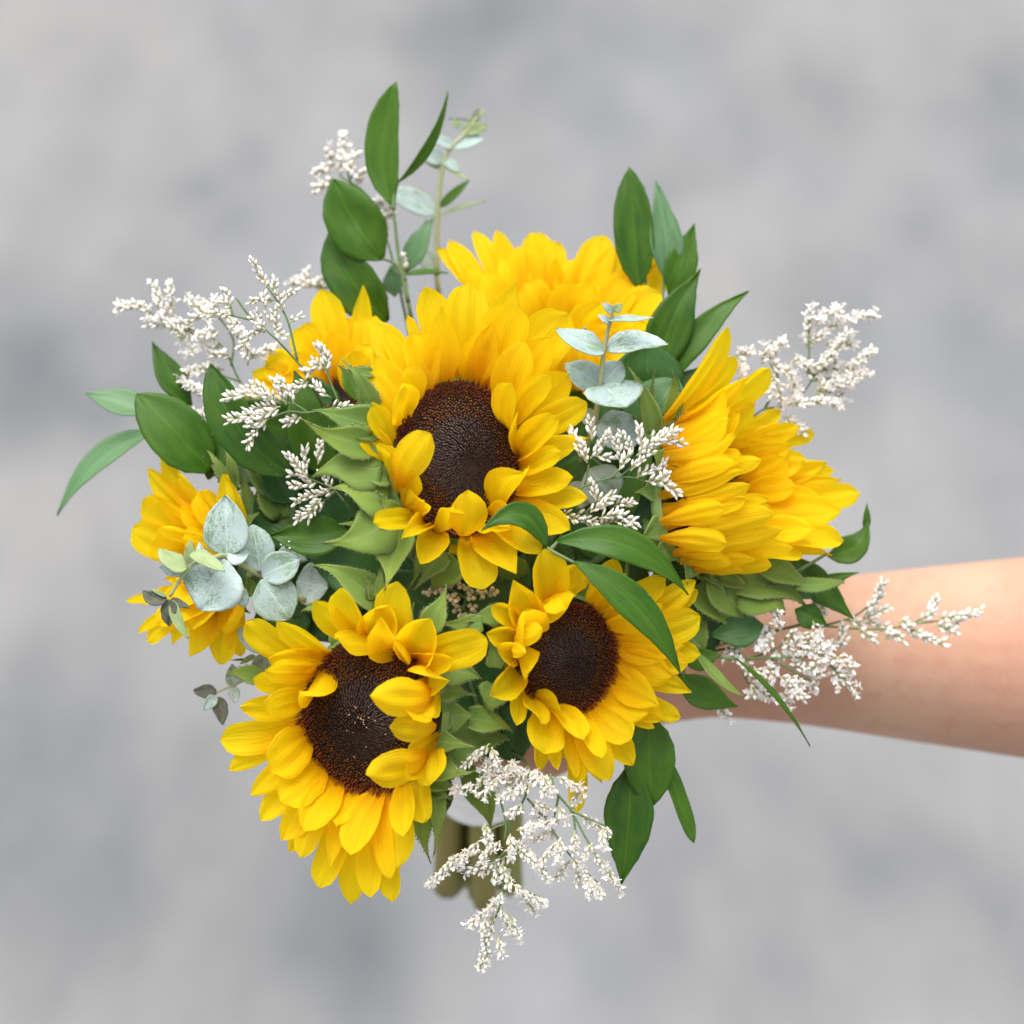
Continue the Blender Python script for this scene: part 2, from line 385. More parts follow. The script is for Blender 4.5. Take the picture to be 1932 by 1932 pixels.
# ------------------------------------------------------------------ sunflowers
GRIP = (905, 1390, 450)                      # where the stems meet (layout)
AX = V((0.0, 0.72, 0.69))                     # direction of the stems: x, y down, away
def along(k, ox=0.0, oy=0.0):                 # a point on the bundle, k units past the grip; ox, oy across it
    p = at(*GRIP) + (R * AX.x - U * AX.y + F * AX.z) * (k * S)
    bx = R; by = (U * AX.z + F * AX.y); by.normalize()
    return p + bx * (ox * S) + by * (oy * S)
SPOTS = [(-52, 30), (44, 34), (-4, -6), (-64, -26), (60, -26), (0, 62), (2, -62)]

def stem_tube(parent, p0, dir0, r0, spot, r1, end, mat, name='stem', nseg=8):
    g1 = along(-60, spot[0], spot[1]); g2 = along(60, spot[0], spot[1]); g3 = along(end, spot[0] * 1.15 + (rnd(-8, 8) if r0 > 15 else rnd(-95, 75)), spot[1] * 1.15 + rnd(-8, 8))
    L = (g1 - p0).length
    pts = catmull([p0, p0 + dir0 * (L * 0.33), g1, g2, g3], 7)
    n = len(pts)
    mb = MB(); mb.tube(pts, [(r0 + (r1 - r0) * min(1, i / (n * 0.6))) * S * (1 + 0.05 * math.sin(i * 1.7 + spot[0])) for i in range(n)], nseg)
    return mb.build(name, mat, parent)

class Flower:
    def __init__(s, label, Z, cx, cy, rx, ry, d, n, L, spot, end, raw=False, dome=0.16, florets=2100, k=0.45):
        s.Z = Z; s.c2 = Z(cx, cy); s.rx = Z.w(rx); s.ry = Z.w(ry); s.d = d; s.nl = V(n).normalized()
        s.n = vec(*s.nl); s.L = L; s.raw = raw; s.k = k; s.c = at(s.c2[0], s.c2[1], d)
        s.root = thing('sunflower', label, 'sunflower', s.c, 'sunflowers in the bouquet')
        s.tips = []; s.pv = []; s.pf = []; s.dome = dome; s.nf = florets; s.build_back(spot, end)
    def plane_d(s, x, y):
        dx = x - s.c2[0]; dy = -(y - s.c2[1]); nz = max(0.35, s.nl.z)
        return s.d + (s.nl.x * dx + s.nl.y * dy) / nz
    def rim(s, ph, q=1.0):
        x = s.c2[0] + s.rx * q * math.cos(ph); y = s.c2[1] + s.ry * q * math.sin(ph)
        return at(x, y, s.plane_d(x, y)), x, y
    def ang(s, x, y): return math.atan2((y - s.c2[1]) / s.ry, (x - s.c2[0]) / s.rx)
    def build_disc(s):
        nf = s.nf; bvh = BVHTree.FromPolygons(s.pv, s.pf)
        n = s.n; H = s.dome * (s.rx + s.ry) / 2 * S
        rs = 0.78 if s.raw else 1.0
        def pos(rho, ph): return s.rim(ph, rho * rs)[0] + n * (H * (1 - rho ** 2.2) - H * 0.45 * math.exp(-(rho / 0.22) ** 2))
        mb = MB()
        mb.grid([[pos(max(0.001, i / 14) * 1.02, 2 * math.pi * j / 40) - n * 0.0012 for j in range(40)] for i in range(15)], closed=True)
        mb.build('disc', M['disc'], s.root)
        parts = [MB(), MB(), MB()]
        R0 = (s.rx + s.ry) / 2 * S; unit = R0 / math.sqrt(nf)
        for i in range(nf):
            rho = math.sqrt((i + 0.5) / nf) * 0.99; ph = i * 2.399963
            rho_j = min(1, max(0.002, rho + rnd(-.009, .009))); ph += rnd(-.012, .012) / max(.15, rho)
            p = pos(rho_j, ph); ctr = s.c + n * H
            rad = (p - ctr); rad -= n * rad.dot(n)
            if rad.length > 1e-9: rad.normalize()
            tang = n.cross(rad)
            if rho < 0.56 + rnd(-.05, .05): k = 0; l = rnd(2.0, 2.9); lean = -1.1 * min(1, rho / 0.12) + 0.3 + rnd(-.25, .25); wd = rnd(.38, .52)
            elif rho < 0.80 + rnd(-.05, .05): k = 1; l = rnd(1.5, 2.6); lean = -0.35 + rnd(-.3, .3); wd = rnd(.5, .75)
            else: k = 2; l = rnd(3.0, 7.5) if rho > .9 else rnd(2.2, 3.6); lean = (0.55 if rho > .9 else 0.1) + rnd(-.3, .3); wd = 0.66
            if rnd(0, 1) < 0.2 and 0.5 < rho < 0.86: k = random.choice((0, 0, 2, 2, 1))
            dr = n * 1.0 + rad * lean + tang * rnd(-.35, .35) ; dr.normalize()
            ax = dr.cross(rad if rad.length > .5 else R); ax.normalize(); ay = dr.cross(ax)
            if bvh.ray_cast(p - dr * (unit * 0.5), dr, unit * (l + 2.5))[0] is not None: continue
            w0 = unit * wd; mb = parts[k]; b0 = len(mb.v)
            for f, q in ((0.0, 0.9), (0.55, 1.0)):
                for a in range(4):
                    mb.v.append(p + dr * (unit * l * f) + (ax * math.cos(a * math.pi / 2 + ph) + ay * math.sin(a * math.pi / 2 + ph)) * (w0 * q)); mb.uv.append((f, a / 4))
            mb.v.append(p + dr * (unit * l)); mb.uv.append((1, .5))
            for a in range(4):
                a2 = (a + 1) % 4
                mb.f += [(b0 + a, b0 + a2, b0 + 4 + a2, b0 + 4 + a), (b0 + 4 + a, b0 + 4 + a2, b0 + 8)]; mb.mi += [0, 0]
        pl = MB()
        for i in range(26 if nf > 1000 and s.c2[0] < 750 else 0):
            p = pos(min(.9, abs(random.gauss(0, .35))), rnd(0, 6.28)) + n * (unit * 3.2); q = rnd(1.2, 2.3) * S; b0 = len(pl.v)
            pl.v += [p + V(v) * q for v in ((1, 0, 0), (-1, 0, 0), (0, 1, 0), (0, -1, 0), (0, 0, 1), (0, 0, -1))]; pl.uv += [(0, 0)] * 6
            for f in ((0, 2, 4), (2, 1, 4), (1, 3, 4), (3, 0, 4), (2, 0, 5), (1, 2, 5), (3, 1, 5), (0, 3, 5)): pl.f.append(tuple(b0 + k for k in f)); pl.mi.append(0)
        if pl.v: pl.build('pollen_grains', M['pollen'], s.root)['kind'] = 'stuff'
        for mb, nm, m in zip(parts, ('inner_florets', 'middle_florets', 'outer_florets'), ('fl_in', 'fl_mid', 'fl_out')):
            if mb.v:
                o = mb.build(nm, M[m], s.root, smooth=False); o['kind'] = 'stuff'
    def build_back(s, spot, end):
        n = s.n; mb = MB(); Rm = (s.rx + s.ry) / 2 * S
        prof = [(1.04, 0.0), (1.10, 0.10), (1.05, 0.26), (0.85, 0.42), (0.5, 0.55), (0.24, 0.66), (0.15, 0.80)]
        mb.grid([[s.c + (s.rim(2 * math.pi * j / 28, q)[0] - s.c) - n * (h * Rm + 0.002) for j in range(28)] for q, h in prof], closed=True)
        mb.build('receptacle', M['bract'], s.root)
        stem_tube(s.root, s.c - n * (Rm * 0.6), -n, rnd(21, 26), spot, rnd(24, 34), end + rnd(10, 60), M['stem'])
    def petal(s, tx, ty, w, bx=None, by=None, d=None, dz=0.0, bulge=None, da=None, th=None, roll=0.0, inw=False, prof=None, curve=0.0, zb=0.0, tip=None, wav=None):
        Z = s.Z; tx, ty = Z(tx, ty); w = Z.w(w)
        if bx is not None:
            bx, by = Z(bx, by)
            if not s.raw:
                ph = s.ang(bx, by); q_ = math.hypot((tx - s.c2[0]) / s.rx, (ty - s.c2[1]) / s.ry); b, bx, by = s.rim(ph, 0.97 if q_ > 1.25 else 1.04)
            else: b = at(bx, by, s.plane_d(bx, by))
        else:
            ph = s.ang(tx, ty); b, bx, by = s.rim(ph + rnd(-.06, .06), 0.97)
        bd = s.plane_d(bx, by) + zb
        b = at(bx, by, bd) + s.n * (0.003 if inw else -0.002 - rnd(0, 0.0015))
        if not inw and zb < 25: s.tips.append((s.ang(tx, ty), math.hypot((tx - s.c2[0]) / s.rx, (ty - s.c2[1]) / s.ry)))
        dp = math.hypot(tx - bx, ty - by)
        L = s.L * rnd(0.92, 1.08)
        if d is not None and not s.raw: d = d + min(0.0, bd - zb - s.d)
        if da is not None: td = bd - zb + da
        elif d is None: td = bd - s.k * math.sqrt(max(0.0, L * L - dp * dp)) * (1.6 if inw else 1.0) + dz
        else: td = d
        t = at(tx, ty, td)
        rad = b - s.c; rad -= s.n * rad.dot(s.n)
        if rad.length < 1e-5: rad = s.n.orthogonal()
        rad.normalize(); side = s.n.cross(rad)
        T = (t - b).normalized(); N = T.cross(side)
        if N.length < 0.15: N = s.n - T * s.n.dot(T)
        N.normalize()
        if roll:
            N = N * math.cos(roll) + N.cross(T) * math.sin(roll)
        vd = -F; sg = 1 if N.dot(vd) >= 0 else -1
        N = N + vd * (sg * 0.75); N = N - T * N.dot(T)
        if N.length < 0.1: N = vd - T * vd.dot(T)
        N.normalize()
        Sx = N.cross(T); tv = T - F * T.dot(F)
        if tv.length > 1e-3:
            pv = F.cross(tv.normalized()); w = w / max(0.68, min(1, abs(Sx.dot(pv))))
        if bulge is None: bulge = (-0.22 + rnd(-.03, .03)) if inw else rnd(0.02, 0.13)
        if th is None: th = rnd(0.35, 0.75)
        if inw: th = max(th, 0.6)
        if th >= 0.95: th *= 1.45
        if prof is None: prof = random.choice((PETAL, PETAL, PETAL_R, PETAL_P, PETAL_R))
        mb = MB()
        blade(mb, b, t, w * S * (1.02 if w < 75 else 0.95) * (DU + bd) / DU, N, prof, bulge, th, th * rnd(0.5, 0.8), groove=rnd(0.045, 0.10), wav=rnd(0.07, 0.17) if wav is None else wav, curve=Z.w(curve) * S + rnd(-.05, .05) * (t - b).length, tipcurl=rnd(-0.05, 0.04), nu=16, nv=12)
        o = len(s.pv); s.pv += mb.v; s.pf += [tuple(i + o for i in f) for f in mb.f]
        mb.build('petal', M['petal'], s.root)
    def bract(s, tx, ty, bx, by, w, Z=None, dz=0.0, bd=None, N=None, bulge=None, th=0.35, curve=0, lvl=None):
        Z = Z or s.Z; tx, ty = Z(tx, ty); bx, by = Z(bx, by); w = Z.w(w)
        d0 = (s.plane_d(bx, by) + 20) if bd is None else bd
        d0 = max(s.d - 90, min(s.d + 140, d0))
        b = at(bx, by, d0); t = at(tx, ty, d0 + dz)
        b = b + (b - t) * 0.12
        Nn = (vec(rnd(-.25, .25), 0.35 + rnd(-.25, .25), 1)) if N is None else vec(*N)
        mb = MB(); bulge = rnd(0.03, 0.12) if bulge is None else bulge
        pts = blade(mb, b, t, w * S * 1.42, Nn, BRACT, bulge, th * random.choice((1.6, 1.2, -1.2)), th * 0.5, nu=14, nv=8, wav=0.06, groove=0.02, curve=Z.w(curve) * S + rnd(-.1, .1) * (t - b).length, tipcurl=random.choice((-1, 1)) * rnd(.1, .34), fold=0.14)
        hairs(mb, pts, 5 * S)
        mb.build('bract', [M['bract'], M['hair']], s.root, solid=0.00035)
    def filler_petals(s, n, w, zb=22):
        T = sorted(t for t in s.tips if t[1] > 1.12)
        for i in range(n):
            a = -math.pi + 2 * math.pi * (i + rnd(-.3, .3)) / n
            near = sorted(T, key=lambda q: abs(math.atan2(math.sin(q[0] - a), math.cos(q[0] - a))))[:3]
            r = min(q[1] for q in near) * rnd(0.80, 0.92)
            if r < 1.22: continue
            x = s.c2[0] + s.rx * r * math.cos(a); y = s.c2[1] + s.ry * r * math.sin(a)
            s.petal((x * 2.016 - s.Z.x0) / s.Z.k, (y * 2.016 - s.Z.y0) / s.Z.k, w * rnd(.8, 1.15), zb=zb + 16, da=rnd(24, 44))
    def auto_bracts(s, n=16, ln=0.62):
        Rm = (s.rx + s.ry) / 2
        for i in range(n):
            ph = 2 * math.pi * (i + rnd(-.25, .25)) / n
            p = s.rim(ph, 1.0)[0]; rad = (p - s.c).normalized()
            b = p - s.n * (Rm * rnd(.10, .3) * S); t = b + rad * (Rm * ln * rnd(.7, 1.1) * S) + s.n * (Rm * rnd(-.35, .05) * S)
            mb = MB(); T = t - b; side = s.n.cross(rad); Nn = T.cross(side)
            blade(mb, b, t, Rm * rnd(.4, .55) * S, Nn, BRACT, rnd(.0, .12), 0.4, 0.2, nu=10, nv=6, wav=0.1)
            mb.build('bract', M['bract'], s.root, solid=0.00035)

Z1 = Zoom(1250, 1000, .6728); Z2 = Zoom(800, 2150, .6987); Z3 = Zoom(1750, 2000, .5695); Z4 = Zoom(2400, 1150, .62112)
Z5 = Zoom(1600, 750, .56936); Z6 = Zoom(200, 900, .6470); Z7 = Zoom(400, 1700, .56936)
Y1 = Zoom(1050, 1300, .5174); Y2 = Zoom(1550, 2050, .5174); Y3 = Zoom(2000, 1050, .5694); Y4 = Zoom(1500, 2700, .67288)
Y5 = Zoom(2500, 2000, .7220); Y6 = Zoom(1100, 250, .4918)

# --- central flower
f1 = Flower('largest sunflower at the centre of the bouquet, dark disc facing the viewer', Z1, 735, 1105, 362, 432, 0, (0.42, 0.18, 0.88), 215, SPOTS[2], 485)
I = dict(inw=True)
for p in [
    (240, 338, 170, dict(zb=30, d=40)), (445, 300, 70, dict(zb=20, d=20)), (538, 138, 195, dict(zb=25, d=20)), (640, 245, 220, dict(zb=8)), (800, 118, 270, dict(zb=24, d=30)),
    (1065, 108, 280, dict(zb=24, d=34)), (1045, 228, 290, dict(zb=8, d=4)), (1355, 288, 310, dict(zb=30, d=60)), (1362, 625, 240, dict(zb=22, d=30)),
    (930, 330, 230, dict(zb=12, d=6)), (1240, 420, 240, dict(zb=20, d=30)),
    (1115, 448, 210, dict(bx=1030, by=800)), (1256, 640, 150, dict(bx=1130, by=880, dz=-15)), (1462, 792, 175, dict(bx=1180, by=960, zb=8)),
    (1300, 868, 160, dict(bx=1110, by=1080, th=1.1, dz=-20)), (1030, 690, 120, dict(bx=1085, by=960, d=-60)), (1075, 838, 80, dict(bx=1105, by=1120, d=-55)),
    (1460, 985, 165, dict(bx=1150, by=1130)), (1320, 1068, 130, dict(bx=1095, by=1160, dz=-30)), (1385, 1215, 160, dict(bx=1080, by=1290, th=0.9)),
    (1466, 1330, 140, dict(bx=1070, by=1370, zb=8)), (1105, 1175, 160, dict(bx=950, by=1440, d=-80, th=1.0)), (1368, 1512, 180, dict(bx=1050, by=1400, th=0.8)),
    (1190, 1636, 190, dict(bx=960, by=1480, th=1.0)), (1030, 1505, 120, dict(bx=900, by=1520, th=1.5, d=-70)), (1062, 1755, 215, dict(bx=850, by=1530, th=0.8)),
    (872, 1845, 220, dict(bx=800, by=1545, th=0.85, d=-45)), (790, 1284, 225, dict(bx=740, by=1540, inw=True, d=-95)), (710, 1395, 140, dict(bx=610, by=1530, d=-85)),
    (520, 1702, 160, dict(bx=620, by=1530, th=1.3, d=-60)), (412, 1560, 115, dict(bx=560, by=1500, th=1.2)), (254, 1470, 120, dict(bx=520, by=1460, th=0.9)),
    (525, 1360, 110, dict(bx=480, by=1470, d=-80, th=0.9)), (463, 1166, 130, dict(bx=400, by=1400, d=-75)), (510, 1320, 140, dict(bx=430, by=1400, d=-60)),
    (395, 1085, 150, dict(bx=360, by=1310, d=-60)), (300, 1020, 140, dict(bx=380, by=1250, d=-40)), (575, 965, 200, dict(bx=470, by=1235, inw=True, d=-85)), (182, 945, 150, dict(bx=375, by=1110, d=-10)),
    (240, 815, 135, dict(bx=385, by=1040, d=-20)), (430, 688, 140, dict(bx=392, by=920, d=-50)), (205, 622, 165, dict(bx=375, by=900, d=5)),
    (450, 578, 140, dict(bx=500, by=800, d=-35)), (250, 510, 185, dict(bx=430, by=800, d=12)), (472, 388, 200, dict(bx=580, by=730, d=-12)), (322, 392, 110, dict(d=25, zb=14)),]:
    f1.petal(p[0], p[1], p[2], **p[3])
for b in [(495, 145, 680, 480, 110), (440, 215, 690, 230, 60), (270, 460, 720, 600, 190), (205, 605, 640, 740, 180), (445, 750, 720, 840, 85), (230, 950, 720, 950, 260),
          (590, 960, 800, 1000, 110), (395, 1030, 780, 1160, 230), (740, 1130, 870, 1260, 100), (385, 1490, 790, 1320, 270), (500, 1360, 820, 1280, 130), (830, 1810, 860, 1400, 250)]:
    f1.bract(*b, Z=Y1, dz=rnd(-40, 0))
for b in [(50, 310, 80, 130, 45), (90, 370, 260, 130, 140), (150, 400, 350, 190, 170), (625, 298, 585, 170, 55), (700, 330, 780, 150, 160)]:
    f1.bract(*b, Z=Y2, dz=rnd(10, 50))
f1.filler_petals(20, 170); f1.build_disc(); f1.auto_bracts(10, .45)

# --- lower left flower
f2 = Flower('sunflower low on the left, dark disc turned down and left over hanging petals', Z2, 865, 822, 372, 418, -10, (-0.36, -0.22, 0.9), 215, SPOTS[0], 530)
for p in [
    (1020, 88, 215, dict(bx=1060, by=420, d=-50, th=0.8)), (715, 120, 160, dict(bx=850, by=410, th=1.1)), (566, 190, 160, dict(bx=770, by=420, th=0.9)), (975, 222, 200, dict(bx=880, by=400, th=1.3, d=-75)),
    (360, 300, 130, dict(bx=620, by=490, th=0.9, dz=-20)), (192, 312, 170, dict(bx=570, by=540)), (690, 395, 120, dict(bx=980, by=430, d=-80)), (322, 522, 140, dict(bx=640, by=480, d=-60)),
    (495, 710, 130, dict(bx=590, by=540, th=1.2, d=-85)), (925, 282, 165, dict(bx=1060, by=480, d=-85, th=1.2)), (1200, 292, 190, dict(bx=1170, by=480, th=1.5, d=-80)), (1508, 402, 215, dict(bx=1130, by=510, d=-75, th=0.6, prof=PETAL_R)),
    (1322, 512, 120, dict(bx=1100, by=490, th=1.3, d=-75)), (1302, 632, 120, dict(bx=1170, by=580, th=1.6, d=-60)), (1200, 828, 130, dict(bx=1190, by=600, d=-60)),
    (236, 620, 130, dict(bx=540, by=590)), (300, 570, 140, dict(bx=560, by=570, dz=-25)), (285, 742, 160, dict(bx=520, by=690, dz=-25)), (160, 768, 140, dict(bx=500, by=760)),
    (55, 950, 185, dict(bx=495, by=850, d=0)), (100, 1115, 130, dict(bx=500, by=900, zb=15)), (325, 1120, 260, dict(bx=545, by=930, prof=PETAL_R, d=-45, th=0.5)), (225, 1255, 125, dict(bx=530, by=1000, zb=12)),
    (380, 1282, 245, dict(bx=620, by=1060, prof=PETAL_R, d=-45, th=0.5)), (278, 1392, 150, dict(bx=570, by=1060, zb=14)), (386, 1495, 160, dict(bx=640, by=1130, zb=14)), (508, 1448, 195, dict(bx=690, by=1150, dz=-15)),
    (425, 1560, 130, dict(zb=20)), (493, 1587, 140, dict(bx=700, by=1160, zb=14)), (594, 1748, 160, dict(bx=770, by=1200, zb=14)), (766, 1842, 165, dict(bx=830, by=1230, zb=16)), (872, 1803, 145, dict(bx=880, by=1230, zb=10)),
    (992, 1832, 130, dict(bx=930, by=1230, zb=14)), (765, 1578, 180, dict(bx=930, by=1225)), (1030, 1648, 255, dict(bx=1000, by=1220, d=-30, th=0.7)), (1060, 1482, 140, dict(bx=1050, by=1190, dz=-15)),
    (1165, 1402, 130, dict(bx=1140, by=1110, d=-35)), (980, 1706, 110, dict(bx=960, by=1225, zb=8)), (650, 1650, 130, dict(zb=16)), (690, 1420, 150, dict(zb=6)),
    (872, 712, 215, dict(bx=1215, by=700, inw=True, d=-105)), (1105, 850, 190, dict(bx=1200, by=620, d=-95, th=-0.5)), (975, 888, 150, dict(bx=1235, by=870, inw=True, d=-85)),
    (1060, 1156, 200, dict(bx=1225, by=940, d=-90, th=-0.5)), (848, 1132, 215, dict(bx=1190, by=1010, inw=True, d=-98)), (1180, 1200, 160, dict(bx=1200, by=1010, d=-60, th=-0.4))]:
    f2.petal(p[0], p[1], p[2], **p[3])
for b in [(275, 1595, 700, 1890, 190), (655, 1740, 720, 1880, 75), (790, 1620, 800, 1900, 65)]:
    f2.bract(*b, Z=Y1, dz=rnd(-20, 20))
for b in [(290, 365, 180, 620, 140), (570, 1025, 270, 960, 160), (460, 1160, 240, 1130, 140), (345, 1215, 210, 1370, 110), (480, 1530, 170, 1490, 150), (790, 1410, 330, 1500, 270), (470, 1735, 220, 1680, 150), (380, 1830, 190, 1760, 115), (330, 1900, 200, 1850, 90)]:
    f2.bract(*b, Z=Y2, dz=rnd(-30, 30), bd=30 if b[4] > 200 else None)
for b in [(1232, 1540, 1215, 1230, 85), (1190, 1585, 1170, 1330, 80), (65, 595, 260, 620, 75), (490, 250, 620, 240, 40), (500, 1500, 620, 1480, 20)]:
    f2.bract(*b, dz=rnd(0, 30))
f2.filler_petals(20, 160); f2.build_disc(); f2.auto_bracts(10, .45)

# --- lower right flower
f3 = Flower('sunflower low on the right, half crossed by two long green leaves', Z3, 710, 882, 338, 384, 15, (0.36, -0.26, 0.9), 205, SPOTS[1], 500)
for p in [
    (560, 152, 245, dict(bx=600, by=510, th=1.0, d=-40)), (792, 250, 200, dict(bx=720, by=490, d=-35)), (780, 470, 180, dict(bx=470, by=590, d=-60, th=0.8)), (1030, 225, 190, dict(bx=880, by=520, zb=10)), (1105, 320, 160, dict(bx=940, by=560)),
    (640, 590, 150, dict(bx=620, by=500, inw=True, d=-65)),
    (1370, 350, 180, dict(bx=1000, by=620, zb=4)), (1572, 365, 180, dict(bx=1030, by=660, d=30, zb=16)), (1592, 440, 160, dict(bx=1040, by=690, d=35, zb=18)), (1352, 515, 160, dict(bx=1010, by=650, dz=-20)), (1602, 600, 240, dict(bx=1040, by=740, d=15, zb=8)),
    (1497, 805, 220, dict(bx=1045, by=780, d=5)), (1605, 855, 170, dict(bx=1050, by=820, d=30, zb=14)), (1520, 925, 190, dict(bx=1050, by=860, d=18, zb=6)), (1410, 1005, 230, dict(bx=1045, by=870, d=0)), (1545, 1112, 200, dict(bx=1040, by=930, d=26, zb=14)),
    (1335, 1205, 245, dict(bx=1010, by=1010, d=-12)), (1470, 1285, 140, dict(bx=1010, by=1030, d=30, zb=18)), (1360, 1298, 160, dict(bx=980, by=1080, d=20, zb=12)), (1300, 1352, 110, dict(bx=960, by=1110, d=26, zb=16)), (1255, 1262, 210, dict(bx=940, by=1120, d=4)),
    (1146, 1425, 220, dict(bx=880, by=1190, d=-8)), (1156, 1600, 180, dict(bx=860, by=1210, d=22, zb=14)), (1000, 1706, 210, dict(bx=790, by=1250, d=0)), (805, 1748, 190, dict(bx=720, by=1265, d=8)), (950, 1722, 160, dict(bx=760, by=1260, d=18, zb=10)),
    (946, 1536, 120, dict(bx=740, by=1260, dz=-25)), (822, 1432, 125, dict(bx=590, by=1230, d=-55)), (673, 1238, 130, dict(bx=470, by=1160, d=-65)), (560, 1514, 255, dict(bx=540, by=1220, d=-42, prof=PETAL_R)), (648, 1632, 100, dict(bx=620, by=1250, d=-10)), (535, 1642, 110, dict(bx=570, by=1240, d=5)),
    (536, 1316, 140, dict(bx=440, by=1120, d=-50)), (378, 1332, 115, dict(bx=400, by=1060, d=-30)), (215, 1136, 180, dict(bx=390, by=940, th=1.3, d=-40)), (437, 986, 170, dict(bx=375, by=830, d=-70, th=1.0)), (436, 850, 120, dict(bx=372, by=800, inw=True, d=-75)), (556, 690, 120, dict(bx=372, by=770, inw=True, d=-80)),
    (425, 566, 175, dict(bx=380, by=740, th=1.2, d=-70)), (180, 720, 150, dict(bx=380, by=760, th=1.1, d=-35)), (362, 366, 230, dict(bx=440, by=610, th=1.3, d=-55)), (210, 540, 140, dict(bx=410, by=660, th=1.0, d=-30)), (240, 800, 150, dict(bx=375, by=860, th=1.2, d=-50)), (776, 1688, 70, dict(d=-2)), (770, 1925, 130, dict(d=40, zb=26))]:
    f3.petal(p[0], p[1], p[2], **p[3])
for b in [(430, 612, 690, 570, 120), (565, 1290, 660, 1100, 180), (600, 760, 640, 930, 90), (250, 620, 520, 620, 110), (800, 1400, 480, 1330, 150)]:
    f3.bract(*b, Z=Y2, dz=rnd(-10, 30))
for b in [(1628, 455, 1570, 800, 100), (1640, 560, 1560, 640, 70), (1210, 1400, 1170, 1290, 70)]:
    f3.bract(*b, dz=rnd(0, 30))
f3.filler_petals(20, 170); f3.build_disc(); f3.auto_bracts(10, .45)

# --- right flower, seen from the side
f4 = Flower('sunflower on the right seen from the side, facing away from the centre', Z4, 455, 1170, 235, 400, 90, (0.72, 0.22, 0.62), 300, SPOTS[4], 455, raw=True, florets=300, dome=0.1)
for p in [
    (577, 148, 165, 205, 735, dict(d=30)), (636, 330, 140, 300, 660, dict(d=60)), (706, 472, 160, 280, 760, dict(d=20)), (866, 418, 185, 380, 700, dict(d=95)), (592, 545, 180, 215, 790, dict(d=0)),
    (606, 640, 190, 225, 870, dict(d=-20)), (666, 680, 150, 330, 860, dict(d=30)), (660, 930, 150, 210, 1010, dict(d=-45)), (642, 965, 150, 205, 1100, dict(d=-60)), (792, 963, 140, 240, 1090, dict(d=-30)),
    (677, 1030, 160, 205, 1180, dict(d=-70)), (572, 1265, 165, 205, 1340, dict(d=-75)), (716, 1122, 160, 215, 1280, dict(d=-60)), (582, 1482, 165, 205, 1440, dict(d=-55)), (836, 1212, 140, 240, 1380, dict(d=-35)),
    (872, 1292, 185, 260, 1470, dict(d=-25)), (932, 1402, 170, 300, 1530, dict(d=-8)), (1000, 1492, 170, 340, 1580, dict(d=10)), (700, 1660, 120, 420, 1640, dict(d=40)), (860, 1620, 150, 430, 1630, dict(d=40)),
    (922, 660, 150, 560, 830, dict(d=190)), (1022, 760, 140, 620, 860, dict(d=200)), (972, 888, 160, 620, 900, dict(d=150)), (1132, 810, 140, 650, 920, dict(d=230)), (1062, 948, 210, 660, 990, dict(d=170)),
    (1207, 980, 200, 690, 1080, dict(d=210)), (1252, 1022, 160, 690, 1120, dict(d=220)), (1304, 1082, 150, 700, 1160, dict(d=225)), (1406, 1160, 200, 690, 1230, dict(d=200)), (1282, 1288, 240, 660, 1300, dict(d=130)),
    (1310, 1450, 200, 620, 1420, dict(d=110)), (1242, 1528, 140, 560, 1500, dict(d=120)), (962, 960, 210, 700, 1100, dict(d=130)), (1010, 1130, 200, 690, 1180, dict(d=120)), (1120, 1400, 190, 640, 1400, dict(d=70)), (1050, 1560, 150, 520, 1540, dict(d=80)), (1150, 1190, 200, 690, 1200, dict(d=160)), (860, 1250, 80, 690, 1230, dict(d=60)),
    (650, 800, 200, 215, 930, dict(d=-50)), (610, 730, 190, 215, 840, dict(d=-30)), (700, 1200, 150, 230, 1240, dict(d=-40)), (620, 1600, 120, 360, 1590, dict(d=-5)), (760, 1560, 150, 400, 1600, dict(d=10)), (560, 1540, 110, 300, 1530, dict(d=-20)), (640, 520, 170, 290, 720, dict(d=70)), (760, 620, 170, 400, 780, dict(d=110)), (840, 760, 170, 540, 830, dict(d=150))]:
    f4.petal(p[0], p[1], p[2] * 0.86, bx=p[3], by=p[4], **p[5])
for b in [(680, 590, 840, 1010, 100), (850, 650, 875, 1010, 70), (975, 640, 960, 920, 90), (760, 1570, 890, 1880, 130), (815, 1370, 905, 1520, 75), (900, 1150, 930, 1400, 70), (930, 1480, 920, 1700, 60), (700, 900, 860, 1150, 70)]:
    f4.bract(*b, Z=Y3, dz=rnd(-20, 0), bd=60)
for b in [(565, 1838, 340, 1580, 95), (545, 1582, 370, 1550, 60), (870, 1762, 560, 1690, 90), (1140, 1782, 830, 1620, 120), (1120, 1872, 690, 1730, 170), (365, 1672, 190, 1470, 65), (760, 1960, 560, 1720, 190), (1000, 1900, 700, 1780, 220), (640, 2020, 430, 1760, 160), (1370, 1670, 1050, 1720, 70), (800, 1800, 480, 1650, 120)]:
    f4.bract(*b, dz=rnd(-10, 40), bd=110)
f4.build_disc(); f4.auto_bracts(14, 0.5)

